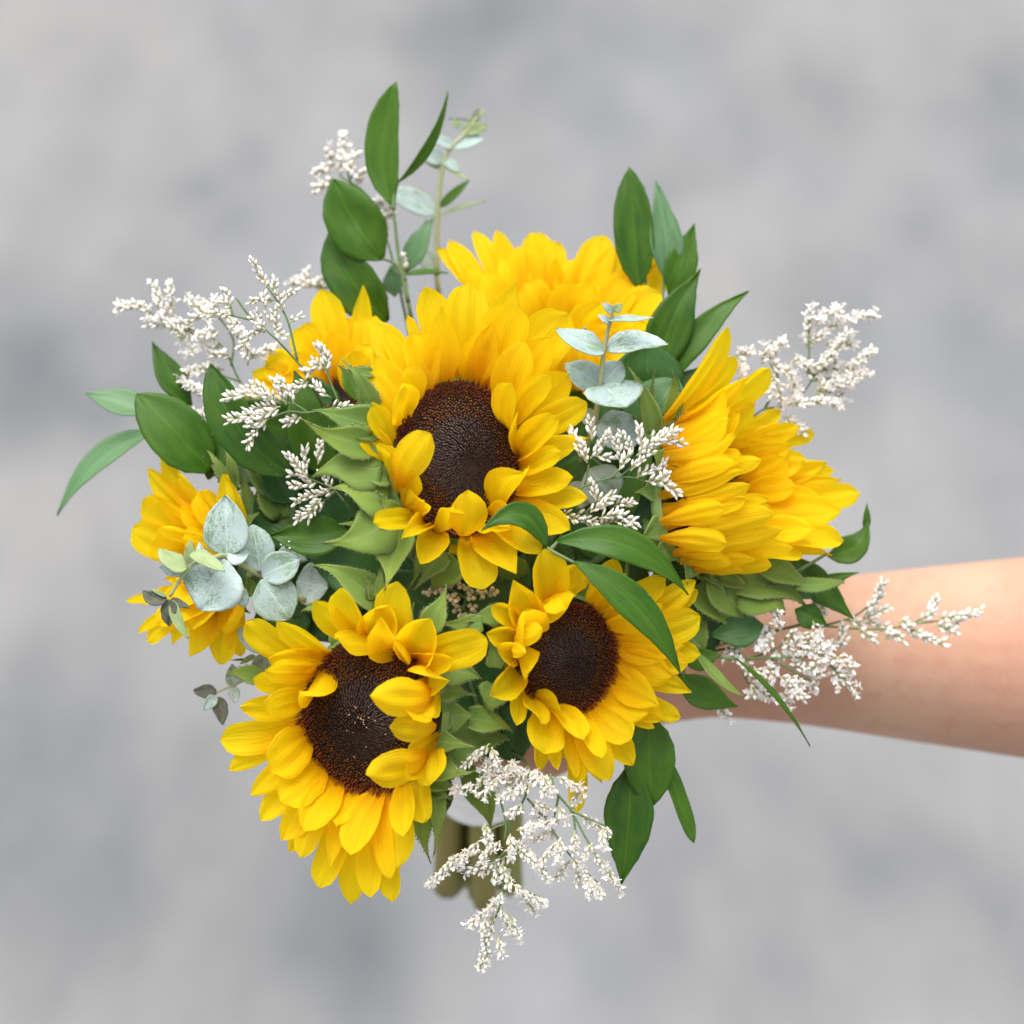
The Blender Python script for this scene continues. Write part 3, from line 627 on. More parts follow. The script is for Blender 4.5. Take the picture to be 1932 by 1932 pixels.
# --- top flower, behind
f5 = Flower('sunflower at the top of the bouquet, behind and above the central one', Z5, 960, 960, 420, 250, 250, (0.05, 0.72, 0.5), 300, SPOTS[5], 560, raw=True, florets=300, k=0.2)
for p in [
    (110, 350, 160, 560, 900, dict(d=330)), (190, 293, 160, 580, 860, dict(d=320)), (372, 203, 135, 620, 820, dict(d=330)), (508, 222, 150, 690, 800, dict(d=330)), (650, 330, 210, 760, 800, dict(d=300)),
    (742, 232, 260, 820, 790, dict(d=320)), (802, 228, 190, 880, 790, dict(d=340)), (897, 288, 180, 930, 800, dict(d=330)), (900, 410, 90, 910, 700, dict(d=270)), (1226, 243, 270, 1020, 800, dict(d=320)), (1352, 350, 230, 1100, 820, dict(d=310)), (1500, 440, 290, 1130, 880, dict(d=270)), (1542, 508, 260, 1180, 900, dict(d=250)),
    (1612, 398, 140, 1200, 860, dict(d=320)), (1732, 465, 220, 1230, 880, dict(d=310)), (1600, 640, 270, 1220, 960, dict(d=225)), (1632, 780, 230, 1240, 1000, dict(d=210)), (1637, 860, 180, 1240, 1020, dict(d=220)), (1602, 940, 150, 1220, 1050, dict(d=215)),
    (1812, 930, 90, 1300, 990, dict(d=320)), (1200, 690, 280, 1060, 1050, dict(d=150)), (1500, 830, 280, 1130, 1080, dict(d=170)), (1000, 560, 240, 960, 900, dict(d=230)), (1020, 420, 200, 990, 820, dict(d=310)), (560, 400, 200, 700, 860, dict(d=290)), (420, 520, 190, 640, 900, dict(d=250)), (300, 480, 170, 600, 900, dict(d=280)), (1420, 1190, 170, 1180, 1060, dict(d=190)), (1390, 1010, 230, 1120, 1080, dict(d=165)), (1310, 900, 270, 1090, 1100, dict(d=150)), (1480, 1000, 200, 1200, 1080, dict(d=180)), (990, 880, 290, 970, 1260, dict(d=120)), (1130, 940, 270, 1060, 1260, dict(d=130)), (870, 920, 260, 900, 1260, dict(d=130)), (1240, 1060, 240, 1120, 1280, dict(d=140)), (1150, 560, 240, 1080, 900, dict(d=240)), (700, 560, 240, 800, 900, dict(d=230))]:
    f5.petal(p[0], p[1], p[2], bx=p[3], by=p[4], **p[5])
for b in [(1460, 1280, 1380, 1100, 70), (1560, 1180, 1500, 1300, 60), (1650, 1160, 1600, 1320, 80)]:
    f5.bract(*b, dz=rnd(-10, 10), bd=200)
f5.build_disc(); f5.auto_bracts(14, 0.5)

# --- upper left flower, behind
f6 = Flower('small sunflower tucked behind the upper left leaves and white sprays', Z6, 1715, 935, 150, 130, 190, (-0.35, 0.45, 0.75), 230, SPOTS[6], 440, raw=True, florets=260)
for p in [
    (1577, 312, 210, 1690, 820, dict(d=230)), (1832, 290, 150, 1730, 800, dict(d=220)), (1900, 470, 170, 1780, 830, dict(d=210)), (1482, 508, 200, 1640, 840, dict(d=210)), (1432, 543, 170, 1610, 860, dict(d=220)), (1260, 688, 170, 1590, 880, dict(d=210)),
    (1246, 758, 160, 1580, 900, dict(d=200)), (1172, 802, 160, 1570, 920, dict(d=200)), (1152, 900, 160, 1570, 950, dict(d=190)), (1082, 1000, 140, 1570, 980, dict(d=190)), (1222, 1150, 170, 1590, 1020, dict(d=170)), (1420, 1295, 160, 1640, 1050, dict(d=160)), (1762, 668, 170, 1810, 960, dict(d=130)),
    (1640, 560, 210, 1680, 850, dict(d=190)), (1720, 470, 180, 1720, 810, dict(d=230)), (1400, 700, 190, 1610, 880, dict(d=190)), (1880, 640, 160, 1840, 900, dict(d=170)), (1360, 820, 180, 1590, 920, dict(d=180))]:
    f6.petal(p[0], p[1], p[2], bx=p[3], by=p[4], **p[5])
f6.build_disc(); f6.auto_bracts(12, 0.6)

# --- left flower
f7 = Flower('sunflower at the left edge of the bouquet, facing left behind eucalyptus leaves', Z7, 700, 800, 210, 330, 130, (-0.72, -0.05, 0.66), 260, SPOTS[3], 440, raw=True, florets=300)
for p in [
    (353, 28, 180, 740, 500, dict(d=170)), (283, 140, 150, 690, 530, dict(d=175)), (258, 350, 230, 640, 580, dict(d=150)), (797, 182, 210, 880, 560, dict(d=60)), (335, 325, 120, 700, 520, dict(d=110)), (180, 540, 250, 560, 700, dict(d=150)), (358, 530, 200, 700, 620, dict(d=90)), (520, 600, 170, 820, 680, dict(d=60)), (368, 740, 180, 600, 760, dict(d=100)), (505, 418, 130, 760, 560, dict(d=80)),
    (138, 1028, 65, 560, 930, dict(d=180)), (235, 1052, 110, 560, 960, dict(d=170)), (215, 1242, 80, 580, 1000, dict(d=185)), (268, 1302, 120, 590, 1020, dict(d=180)), (440, 1322, 160, 620, 1060, dict(d=170)), (400, 880, 170, 600, 900, dict(d=110)), (570, 1402, 190, 760, 1080, dict(d=110)), (742, 1448, 210, 830, 1080, dict(d=95)), (902, 1402, 160, 880, 1040, dict(d=80)), (640, 1300, 180, 720, 1080, dict(d=120)), (350, 1180, 140, 580, 1000, dict(d=160)), (480, 220, 200, 760, 520, dict(d=130)), (300, 640, 200, 600, 720, dict(d=130)), (620, 300, 200, 840, 560, dict(d=90)), (820, 1250, 190, 880, 1000, dict(d=70)), (700, 1120, 190, 760, 980, dict(d=90)), (640, 1000, 180, 700, 900, dict(d=80)), (470, 1180, 190, 720, 960, dict(d=60)), (600, 1230, 190, 780, 980, dict(d=55)), (400, 1060, 160, 650, 930, dict(d=72)), (520, 1060, 170, 720, 900, dict(d=62)), (480, 900, 170, 700, 830, dict(d=70))]:
    f7.petal(p[0], p[1], p[2], bx=p[3], by=p[4], **p[5])
for b in [(668, -5, 850, 270, 70), (792, -40, 850, 250, 65), (872, 90, 980, 480, 80), (1022, 222, 1240, 520, 120), (700, 60, 860, 300, 50), (1090, 560, 960, 560, 60), (1000, 100, 1180, 400, 200), (860, 0, 1150, 250, 180), (1180, 200, 1180, 450, 150), (950, 280, 1050, 560, 90)]:
    f7.bract(*b, dz=rnd(-10, 30), bd=120)
f7.build_disc(); f7.auto_bracts(14, 0.55)

# ------------------------------------------------------------------ leafy sprigs
def sprig(name, label, cat, group, stems, leaves, Z, mat, twig, d, spot, prof, tw=5.0, tie=True, solid=0.0004, th=0.3):
    sx, sy = Z(*stems[0][0][:2]); root_p = at(sx, sy, d)
    root = thing(name, label, cat, root_p, group)
    for st in stems:
        pts = catmull([at(*Z(q[0], q[1]), (q[2] if len(q) > 2 else d)) for q in st], 6)
        n = len(pts); mb = MB()
        mb.tube(pts, [tw * S * (1 - 0.5 * i / n) for i in range(n)], 7); mb.build('stem', twig, root)
    if tie:
        dr = (along(-60) - root_p).normalized()
        stem_tube(root, root_p, (dr + F * 0.5).normalized(), tw, spot, tw, 430 + rnd(-120, 110), twig, 'lower_stem', 6)
    for lf in leaves:
        bx, by, tx, ty, w = lf[:5]; o = lf[5] if len(lf) > 5 else {}
        b2 = Z(bx, by); t2 = Z(tx, ty); dd = o.get('d', d); dt = o.get('dt', dd + rnd(-12, 12))
        b = at(*b2, dd); t = at(*t2, dt)
        hint = o.get('N', (rnd(-.35, .35), 0.25 + rnd(-.35, .35), 1.0))
        mb = MB()
        blade(mb, b, t, Z.w(w) * S * (DU + dd) / DU, vec(*hint), o.get('prof', prof), o.get('bulge', rnd(0.0, 0.09)), o.get('th', th * rnd(.6, 1.3)), None, nu=o.get('nu', 18), nv=10,
              wav=o.get('wav', rnd(.05, .11)), curve=Z.w(o.get('curve', 0)) * S, tipcurl=o.get('curl', 0), fold=o.get('fold', 0.06))
        ob = mb.build('leaf', M[o['m']] if 'm' in o else mat, root, solid=solid)
        if 'label' in o: ob['label'] = o['label']
    return root
RG, RC = 'sprigs of dark green leaves', 'leafy sprig'
def ruscus(label, stems, leaves, d, spot, Z=PX): return sprig('ruscus_sprig', label, RC, RG, stems, leaves, Z, M['ruscus'], M['twig'], d, spot, RUSC)

ruscus('tallest green leaf sprig, rising above the bouquet with four broad leaves', [[(770, 570), (752, 480), (742, 390)], [(765, 530), (745, 498), (722, 488)], [(742, 395), (744, 370), (752, 338)]],
       [(742, 388, 748, 154, 66, dict(curve=-26, prof=OVAL, N=(-.2, -.1, 1))), (750, 345, 845, 172, 24, dict(curve=12, N=(.8, .2, .7))), (724, 490, 628, 338, 108, dict(prof=OVAL, curve=-10, N=(.1, -.1, 1), d=262)), (732, 606, 618, 442, 92, dict(prof=OVAL, curve=-12, N=(-.1, 0, 1), d=275)),
        (765, 515, 818, 410, 46, dict(m='pale', d=320)), (745, 560, 738, 500, 40, dict(m='pale', d=330)), (760, 520, 845, 515, 22, dict(d=280, N=(0, .9, .6)))], 260, (18, 20))
ruscus('green leaf sprig with upright pointed leaves behind the top flower on the right', [[(1230, 740), (1245, 620), (1255, 500)], [(1245, 620), (1222, 540), (1205, 500)], [(1235, 700), (1275, 705)]],
       [(1205, 545, 1187, 316, 76, dict(N=(-.1, -.1, 1), prof=OVAL)), (1262, 540, 1238, 342, 68, dict(m='pale', N=(.2, .6, 1))), (1262, 560, 1310, 422, 62, dict(N=(.3, .5, 1))), (1235, 715, 1322, 508, 84, dict(N=(.2, .5, 1), d=190, curve=-12)), (1262, 722, 1412, 550, 56, dict(N=(-.3, .1, 1), d=190, curve=-14)), (1200, 480, 1232, 405, 30, dict(d=300))], 250, (30, 10))
ruscus('leaf sprig reaching out furthest to the left, with blurred pale tips', [[(470, 900), (400, 870), (330, 810), (285, 795)], [(300, 798), (288, 815)], [(340, 815), (352, 760)], [(300, 798), (282, 780)]],
       [(400, 890, 258, 744, 112, dict(prof=OVAL, N=(.1, .3, 1), d=150)), (362, 765, 287, 645, 56, dict(N=(.3, .2, 1), curve=-8)), (285, 780, 162, 742, 64, dict(m='pale', N=(0, .7, 1), dt=260, d=220)), (292, 812, 106, 972, 58, dict(m='pale', N=(-.1, .6, 1), dt=280, d=220, curve=22)), (392, 905, 425, 800, 60, dict(d=160))], 190, (-40, 6))
ruscus('dark leaf sprig left of the central flower, under the white sprays', [[(660, 880), (600, 860), (550, 880)], [(640, 870), (600, 895)], [(690, 1020), (640, 1000)]],
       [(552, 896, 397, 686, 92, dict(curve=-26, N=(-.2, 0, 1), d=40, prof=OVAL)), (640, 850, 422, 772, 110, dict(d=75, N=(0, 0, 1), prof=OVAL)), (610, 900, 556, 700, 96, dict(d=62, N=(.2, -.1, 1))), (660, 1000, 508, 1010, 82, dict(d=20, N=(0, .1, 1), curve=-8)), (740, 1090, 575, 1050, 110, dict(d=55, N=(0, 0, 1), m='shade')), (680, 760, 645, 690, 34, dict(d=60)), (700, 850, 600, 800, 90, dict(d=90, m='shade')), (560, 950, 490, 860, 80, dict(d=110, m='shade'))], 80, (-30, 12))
ruscus('long green leaf sprig lying across the two right flowers at the front', [[(1016, 1006, 20), (1030, 1032, -70), (1086, 1063, -95)], [(1040, 1036, -70), (1052, 1022, -70)]],
       [(1048, 1022, 1298, 1122, 70, dict(d=-70, dt=-30, bulge=0.12, curve=-32, N=(.15, .35, 1))), (1085, 1060, 1286, 1276, 72, dict(d=-95, dt=-70, bulge=0.1, curve=-14, N=(.35, .3, 1))), (1032, 1036, 908, 1002, 58, dict(d=-75, dt=-125, bulge=0.16, curve=42, N=(-.2, .45, .9), m='ruscus'))], -60, (20, -14))
ruscus('glossy green leaf sprig hanging below the lower right flower', [[(1180, 1330), (1210, 1370), (1225, 1390)], [(1205, 1370), (1192, 1445)], [(1215, 1380), (1258, 1452)]],
       [(1225, 1350, 1232, 1518, 100, dict(N=(.1, .3, 1), prof=OVAL, d=84, curve=6)), (1188, 1440, 1173, 1668, 96, dict(N=(-.1, .2, 1), prof=RUSC, d=92, curve=-6)), (1256, 1440, 1309, 1590, 44, dict(prof=STRAP, N=(.5, .5, .6), d=105))], 104, (34, -20))
ruscus('sprig of small dark leaves between the lower right flower and the wrist', [[(1280, 1180), (1330, 1230), (1390, 1245)], [(1290, 1200), (1290, 1290)], [(1380, 1150), (1500, 1080), (1560, 1045)]],
       [(1280, 1272, 1392, 1332, 62, dict(N=(0, .2, 1), curve=10)), (1310, 1225, 1404, 1314, 34, dict(N=(.3, .8, .6), curve=22, m='bract', d=70)), (1385, 1240, 1528, 1408, 16, dict(N=(.6, .4, .6), d=90)), (1290, 1250, 1360, 1235, 46, dict(m='ruscus')), (1480, 1050, 1610, 1168, 62, dict(d=170, N=(0, .3, 1))), (1500, 1110, 1620, 1080, 26, dict(d=170)), (1560, 1048, 1638, 985, 56, dict(d=190, N=(.1, .6, 1), curve=22, m='ruscus')), (1632, 1005, 1635, 950, 16, dict(d=200)), (1440, 1180, 1340, 1200, 70, dict(d=120, m='shade')), (1500, 1150, 1560, 1180, 50, dict(d=140)), (1420, 1060, 1540, 1130, 90, dict(d=150, m='shade'))], 110, (44, 4))
ruscus('dark leaf sprig in the gap between the central and right flowers', [[(1180, 1100), (1190, 1000), (1200, 920)]],
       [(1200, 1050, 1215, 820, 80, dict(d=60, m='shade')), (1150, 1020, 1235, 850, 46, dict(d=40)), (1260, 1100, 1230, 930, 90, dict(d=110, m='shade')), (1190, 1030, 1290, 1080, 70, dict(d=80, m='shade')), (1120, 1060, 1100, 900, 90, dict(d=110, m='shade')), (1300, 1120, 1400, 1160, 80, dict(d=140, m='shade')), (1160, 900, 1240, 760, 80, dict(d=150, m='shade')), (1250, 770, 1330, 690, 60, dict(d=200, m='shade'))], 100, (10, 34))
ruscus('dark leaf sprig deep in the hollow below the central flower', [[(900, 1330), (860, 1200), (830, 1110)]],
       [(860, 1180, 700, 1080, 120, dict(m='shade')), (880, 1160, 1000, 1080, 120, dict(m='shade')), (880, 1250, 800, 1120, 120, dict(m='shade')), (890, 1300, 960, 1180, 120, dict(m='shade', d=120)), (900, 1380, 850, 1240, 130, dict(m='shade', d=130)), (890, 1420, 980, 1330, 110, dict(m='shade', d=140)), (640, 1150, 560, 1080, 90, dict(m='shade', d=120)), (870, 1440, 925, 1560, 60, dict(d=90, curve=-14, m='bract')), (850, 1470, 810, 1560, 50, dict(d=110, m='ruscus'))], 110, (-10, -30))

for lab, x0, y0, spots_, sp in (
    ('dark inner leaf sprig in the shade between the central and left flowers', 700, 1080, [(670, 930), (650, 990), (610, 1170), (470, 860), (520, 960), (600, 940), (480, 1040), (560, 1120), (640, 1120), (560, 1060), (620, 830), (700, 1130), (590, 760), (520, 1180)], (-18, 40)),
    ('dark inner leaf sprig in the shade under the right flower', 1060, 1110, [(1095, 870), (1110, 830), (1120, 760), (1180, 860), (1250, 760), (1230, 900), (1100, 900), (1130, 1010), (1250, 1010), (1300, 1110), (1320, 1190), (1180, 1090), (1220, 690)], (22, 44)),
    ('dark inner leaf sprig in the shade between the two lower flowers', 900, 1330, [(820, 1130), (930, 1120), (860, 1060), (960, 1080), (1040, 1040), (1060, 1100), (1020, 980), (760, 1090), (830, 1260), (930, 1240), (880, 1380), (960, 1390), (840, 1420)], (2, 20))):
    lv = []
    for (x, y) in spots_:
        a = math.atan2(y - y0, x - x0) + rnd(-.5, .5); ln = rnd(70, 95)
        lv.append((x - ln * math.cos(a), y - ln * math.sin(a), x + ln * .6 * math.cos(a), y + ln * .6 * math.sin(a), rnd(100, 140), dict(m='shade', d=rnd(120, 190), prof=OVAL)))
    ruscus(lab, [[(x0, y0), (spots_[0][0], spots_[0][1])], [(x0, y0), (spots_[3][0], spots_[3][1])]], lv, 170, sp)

# ------------------------------------------------------------------ eucalyptus
def euc(label, stems, leaves, d, spot, Z, tw=6): return sprig('eucalyptus_sprig', label, 'eucalyptus sprig', 'silvery eucalyptus sprigs', stems, leaves, Z, M['euc'], M['euctwig'], d, spot, EUC, tw=tw, th=0.25)
euc('upright silvery eucalyptus sprig in front of the top flower', [[(460, 1010, 70), (490, 760, 20), (530, 450, -10), (585, 225, -30)]],
    [(525, 500, 203, 355, 215, dict(N=(.1, .75, .8), d=-5, prof=EUC, curve=-40)), (545, 500, 950, 455, 205, dict(N=(-.1, .75, .8), d=-5, curve=-25)), (500, 735, 262, 590, 210, dict(N=(.2, .2, 1), d=30)), (520, 725, 640, 575, 190, dict(N=(-.1, .3, 1), d=30, prof=OVAL)),
     (500, 738, 668, 884, 470, dict(N=(0, 1.3, .5), d=15, dt=-30, prof=OVAL, th=0.2)), (545, 300, 850, 292, 110, dict(N=(0, 1, .5), d=-28, curl=.05)), (560, 318, 480, 262, 80, dict(N=(0, .9, .6), d=-28)), (575, 240, 508, 182, 62, dict(d=-32)), (590, 236, 640, 186, 62, dict(d=-32, m='young')), (385, 420, 395, 340, 60, dict(d=30)),
     (455, 1010, 780, 1080, 280, dict(N=(0, .3, 1), d=60, prof=OVAL)), (455, 985, 375, 880, 110, dict(d=70)), (420, 1290, 610, 1520, 300, dict(d=95, prof=OVAL)), (400, 1380, 330, 1560, 200, dict(d=110))], 20, (8, 8), Y3)
euc('drooping eucalyptus sprig with round silvery leaves in front of the left flower', [[(1290, 1000, 90), (1040, 860, 20), (820, 735, -20), (740, 735, -40), (610, 775, -50), (540, 835, -50), (430, 1000, -45)]],
    [(815, 722, 805, 322, 310, dict(N=(0, .2, 1), d=-22, prof=EUC)), (810, 755, 638, 1088, 440, dict(N=(.1, .5, 1), d=-30, prof=OVAL)), (1040, 835, 985, 518, 235, dict(N=(.1, 0, 1), d=10, prof=OVAL)), (1045, 862, 1300, 750, 220, dict(N=(.2, .2, 1), d=0, prof=OVAL, th=.5)), (1040, 890, 1235, 1150, 320, dict(N=(.1, .3, 1), d=-8, prof=OVAL)),
     (550, 800, 360, 680, 150, dict(N=(.2, .6, .8), d=-55, m='young', curve=-30)), (560, 780, 568, 622, 70, dict(d=-58, m='young')), (550, 825, 355, 800, 110, dict(N=(0, -.3, 1), d=-48)), (565, 720, 790, 850, 120, dict(N=(.2, .6, .6), d=-70, m='young', curl=.12, curve=-25)), (810, 740, 965, 705, 150, dict(N=(0, .4, 1), d=-26)), (700, 740, 580, 720, 90, dict(d=-30)),
     (410, 1005, 252, 960, 100, dict(m='wilted', d=-45, curve=-30, th=.9)), (425, 1020, 430, 1195, 110, dict(m='wilted', d=-45, wav=.25)), (450, 1020, 558, 1280, 80, dict(m='young', d=-42, curve=20)), (440, 1015, 568, 1078, 50, dict(m='wilted', d=-40, wav=.25)), (410, 1000, 300, 945, 26, dict(m='young', d=-50)),
     (1280, 900, 1490, 940, 300, dict(d=60, N=(0, .2, 1), prof=OVAL)), (1150, 720, 1500, 680, 150, dict(d=75)), (960, 1000, 850, 1010, 130, dict(d=0)), (660, 760, 625, 640, 70, dict(d=30))], 20, (-24, -6), Z7, 6)
euc('blurred eucalyptus sprig standing tallest behind the bouquet, yellow green at its tip', [[(1140, 1620), (1145, 1150), (1180, 800), (1240, 650), (1350, 540), (1450, 400)]],
    [(1140, 1150, 770, 960, 200, dict(prof=OVAL, N=(0, .4, 1))), (1170, 1090, 1392, 885, 75, dict(m='ruscus')), (1165, 1160, 1525, 1045, 55, dict(m='young', N=(0, .9, .5))), (1195, 740, 1015, 660, 140, dict(prof=OVAL)), (1180, 790, 1040, 735, 50, dict(m='young')), (1180, 780, 1392, 892, 65, dict(m='young', N=(0, .9, .5))), (1200, 720, 1315, 825, 90), (1270, 630, 1075, 535, 100), (1260, 640, 1505, 560, 140, dict(prof=OVAL)), (1330, 505, 1540, 470, 95, dict(m='young', label='yellow green young leaf')), (1310, 480, 1275, 410, 60, dict(m='young')), (1430, 440, 1465, 335, 70, dict(m='wilted')), (1410, 440, 1380, 400, 40, dict(m='young')), (1460, 420, 1500, 330, 30, dict(m='young')), (1440, 440, 1230, 410, 12, dict(m='wilted')),
     (950, 1560, 1070, 1190, 120, dict(m='pale')), (900, 1750, 760, 1560, 120, dict()), (1140, 1560, 1000, 1440, 150, dict(prof=OVAL))], 400, (-8, 46), Y6, 6.5)
euc('small eucalyptus sprig with withered tips below the left flower', [[(1150, 1450), (900, 1570), (745, 1640)]],
    [(860, 1600, 850, 1450, 110, dict()), (850, 1600, 870, 1710, 80, dict()), (745, 1640, 590, 1630, 95, dict(m='wilted', wav=.2)), (760, 1670, 790, 1855, 100, dict(m='wilted', wav=.2)), (740, 1660, 660, 1760, 80, dict()), (880, 1220, 1160, 1385, 170, dict(d=60, prof=OVAL)), (1000, 1500, 1110, 1370, 130, dict(d=90)), (960, 1420, 840, 1425, 16, dict(m='wilted')), (1000, 1390, 900, 1450, 40, dict(m='young'))], 120, (-34, -14), Z7, 4)

# ------------------------------------------------------------------ white sea-lavender sprays
def bud(mb, p, dr, l, w, mt, mc):
    a = dr.orthogonal().normalized(); c = dr.cross(a); b0 = len(mb.v); n = 5
    rings = [(0.0, .35, mc), (0.25, .85, mc), (0.42, 1.0, mc), (0.8, .78, mt)]
    for f, q, _ in rings:
        for k in range(n):
            mb.v.append(p + dr * (l * f) + (a * math.cos(k * 6.2832 / n) + c * math.sin(k * 6.2832 / n)) * (w * q)); mb.uv.append((f, k / n))
    mb.v.append(p + dr * l); mb.uv.append((1, 0))
    for i in range(3):
        for k in range(n):
            k2 = (k + 1) % n
            mb.f.append((b0 + i * n + k, b0 + i * n + k2, b0 + (i + 1) * n + k2, b0 + (i + 1) * n + k)); mb.mi.append(rings[i + 1][2])
    for k in range(n):
        mb.f.append((b0 + 3 * n + k, b0 + 3 * n + (k + 1) % n, b0 + 4 * n)); mb.mi.append(mt)
def bloom(mb, p, dr, r, mt):
    a = dr.orthogonal().normalized(); c = dr.cross(a)
    for k in range(8):
        an = k * 0.785 + rnd(-.3, .3); o = a * math.cos(an) + c * math.sin(an); s = dr.cross(o)
        b0 = len(mb.v); rr = r * rnd(.8, 1.2); h = dr * (r * rnd(-.2, .9))
        mb.v += [p, p + o * rr * .6 + s * rr * .4 + h, p + o * rr + h * 1.3 + s * rr * rnd(-.2, .2), p + o * rr * .6 - s * rr * .4 + h]
        mb.uv += [(0, 0), (1, 0), (1, 1), (0, 1)]; mb.f.append((b0, b0 + 1, b0 + 2, b0 + 3)); mb.mi.append(mt)
def spray(label, Z, stems, spikes, d, spot, down=False, openf=0.0, dens=1.0, bl=18, bw=2.9, tip='bud', tie=True, tw=2.6):
    p0 = at(*Z(*stems[0][0]), d)
    root = thing('sea_lavender_spray', label, 'white filler flower', p0, 'sprays of tiny white flowers')
    for st in stems:
        pts = catmull([at(*Z(*q), d + rnd(-6, 6)) for q in st], 5); n = len(pts)
        mb = MB(); mb.tube(pts, [tw * S * (1 - .35 * i / n) for i in range(n)], 6); mb.build('stem', M['twig'], root)
    if tie:
        dr = (along(-60) - p0).normalized()
        stem_tube(root, p0, (dr + F * .4).normalized(), tw * 1.2, spot, tw * 1.3, 380 + rnd(-90, 110), M['twig'], 'lower_stem', 5)
    for sp in spikes:
        d0 = d + rnd(-22, 12)
        P = [at(*Z(*q), d0 + i * rnd(-10, 6)) for i, q in enumerate(sp)]
        pts = catmull(P, 6) if len(P) > 1 else P
        L = sum((b - a).length for a, b in zip(pts, pts[1:])) / S
        mb = MB(); mb.tube(pts, [1.7 * S * (1 - .5 * i / len(pts)) for i in range(len(pts))], 5, mi=1)
        nb = max(4, int(L / 3.7 * dens)); 
        for k in range(nb):
            f = (k + rnd(0, .8)) / nb; f = 0.06 + 0.94 * f
            x = f * (len(pts) - 1); i = min(int(x), len(pts) - 2)
            p = pts[i].lerp(pts[i + 1], x - i); tg = (pts[i + 1] - pts[i]).normalized()
            a = tg.orthogonal().normalized(); c = tg.cross(a); an = k * 2.4 + rnd(-.5, .5)
            side = a * math.cos(an) + c * math.sin(an)
            bias = -U * 0.55 if down else U * 0.45
            dr = tg * (0.75 + 0.4 * f) + side * 0.75 + bias - F * 0.25; dr.normalize()
            l = bl * S * rnd(.75, 1.15)
            base = p + side * (1.5 * S)
            if rnd(0, 1) < openf:
                bud(mb, base, dr, l * .75, bw * S * .85, 0, 1); bloom(mb, base + dr * l * .7, dr, rnd(6.5, 10.5) * S, 0)
            else: bud(mb, base, dr, l, bw * S * rnd(.9, 1.3), 0, 1)
        o = mb.build('flower_spike', [M[tip], M['calyx']], root); o['kind'] = 'stuff'
    return root

spray('sharp white bud spray standing above the upper left flower', Z6, [[(1490, 815), (1450, 750), (1300, 590), (1180, 500), (1040, 460)], [(1440, 730), (1390, 520), (1345, 420), (1260, 290)], [(1180, 500), (1120, 420), (1080, 360)], [(1060, 470), (1045, 400)]],
      [[(1270, 310), (1220, 230), (1170, 140)], [(1300, 350), (1312, 255)], [(1300, 375), (1230, 370), (1165, 385)], [(1345, 400), (1380, 350), (1435, 322)], [(1250, 430), (1240, 340)], [(1390, 505), (1460, 470)], [(1350, 440), (1320, 330)], [(1040, 460), (920, 462), (800, 492)], [(1050, 405), (1012, 315)], [(1050, 420), (985, 380)], [(1110, 500), (1075, 520)], [(1250, 560), (1180, 570), (1105, 660)], [(1235, 550), (1205, 450)], [(1300, 560), (1372, 600)], [(1290, 520), (1270, 460)], [(1330, 570), (1300, 440)], [(1250, 550), (1160, 470)]], -25, (-20, 30), bl=15, bw=2.8)
spray('white bud spray in front of the dark leaves left of the central flower', Z6, [[(1700, 1015), (1640, 870), (1600, 760)], [(1690, 1000), (1500, 1035), (1380, 1030), (1240, 1090)], [(1500, 1035), (1430, 990), (1340, 965)], [(1640, 950), (1520, 880)]],
      [[(1610, 810), (1595, 700), (1560, 640)], [(1600, 780), (1540, 740)], [(1590, 740), (1500, 800)], [(1620, 800), (1615, 690)], [(1510, 850), (1395, 910)], [(1620, 940), (1540, 880)], [(1420, 980), (1385, 900)], [(1375, 990), (1310, 850)], [(1380, 890), (1330, 850)], [(1340, 980), (1260, 920), (1180, 870)], [(1310, 960), (1160, 930), (1025, 950)], [(1340, 1000), (1240, 1010), (1150, 1040)], [(1270, 1070), (1160, 1060), (1040, 1080)], [(1260, 1080), (1190, 1150), (1150, 1225)], [(1260, 1080), (1150, 1110)], [(1460, 1060), (1370, 1105)], [(1640, 1010), (1740, 1000)], [(1330, 1020), (1240, 1050)]], -20, (-26, 24), dens=1.15)
spray('soft blurred white spray reaching out at the far upper left', Z6, [[(1200, 1000), (1100, 850), (1000, 650), (850, 560), (560, 450)], [(1100, 850), (950, 800)], [(1050, 760), (1060, 600), (960, 450)], [(1150, 930), (960, 1010)]],
      [[(600, 470), (500, 410), (390, 425)], [(640, 450), (600, 290)], [(700, 450), (690, 285)], [(830, 520), (700, 520), (570, 520)], [(860, 600), (760, 540), (680, 450)], [(900, 470), (810, 380)], [(1010, 470), (880, 400)], [(1000, 650), (900, 640), (790, 690)], [(1110, 620), (1060, 540), (1020, 460)], [(1010, 780), (870, 790), (710, 825)], [(950, 1000), (860, 920), (780, 860)], [(960, 1040), (860, 1050)], [(940, 1100), (820, 1165)], [(1150, 760), (1110, 560)], [(1160, 720), (1310, 650)], [(780, 600), (640, 480)], [(980, 560), (860, 590)], [(1180, 900), (1040, 920)], [(900, 540), (960, 380)], [(1050, 700), (940, 700)], [(800, 580), (760, 600)]], 190, (-36, 30), openf=.5, dens=1.15, bw=3.8)
spray('short white bud spray beside the central flower, against its green bracts', Z6, [[(1720, 1560), (1640, 1480), (1500, 1420)], [(1700, 1500), (1690, 1400)], [(1660, 1510), (1540, 1590)]],
      [[(1560, 1340), (1575, 1215)], [(1490, 1390), (1480, 1250)], [(1510, 1430), (1385, 1290)], [(1550, 1450), (1410, 1470)], [(1500, 1400), (1390, 1400)], [(1690, 1440), (1710, 1320)], [(1640, 1480), (1580, 1390)], [(1660, 1500), (1540, 1520), (1430, 1560)], [(1600, 1560), (1440, 1660)], [(1580, 1540), (1500, 1650)], [(1700, 1220), (1740, 1170)], [(1720, 1520), (1760, 1480)], [(1330, 1790), (1390, 1830)]], 15, (-14, 14), dens=1.1)
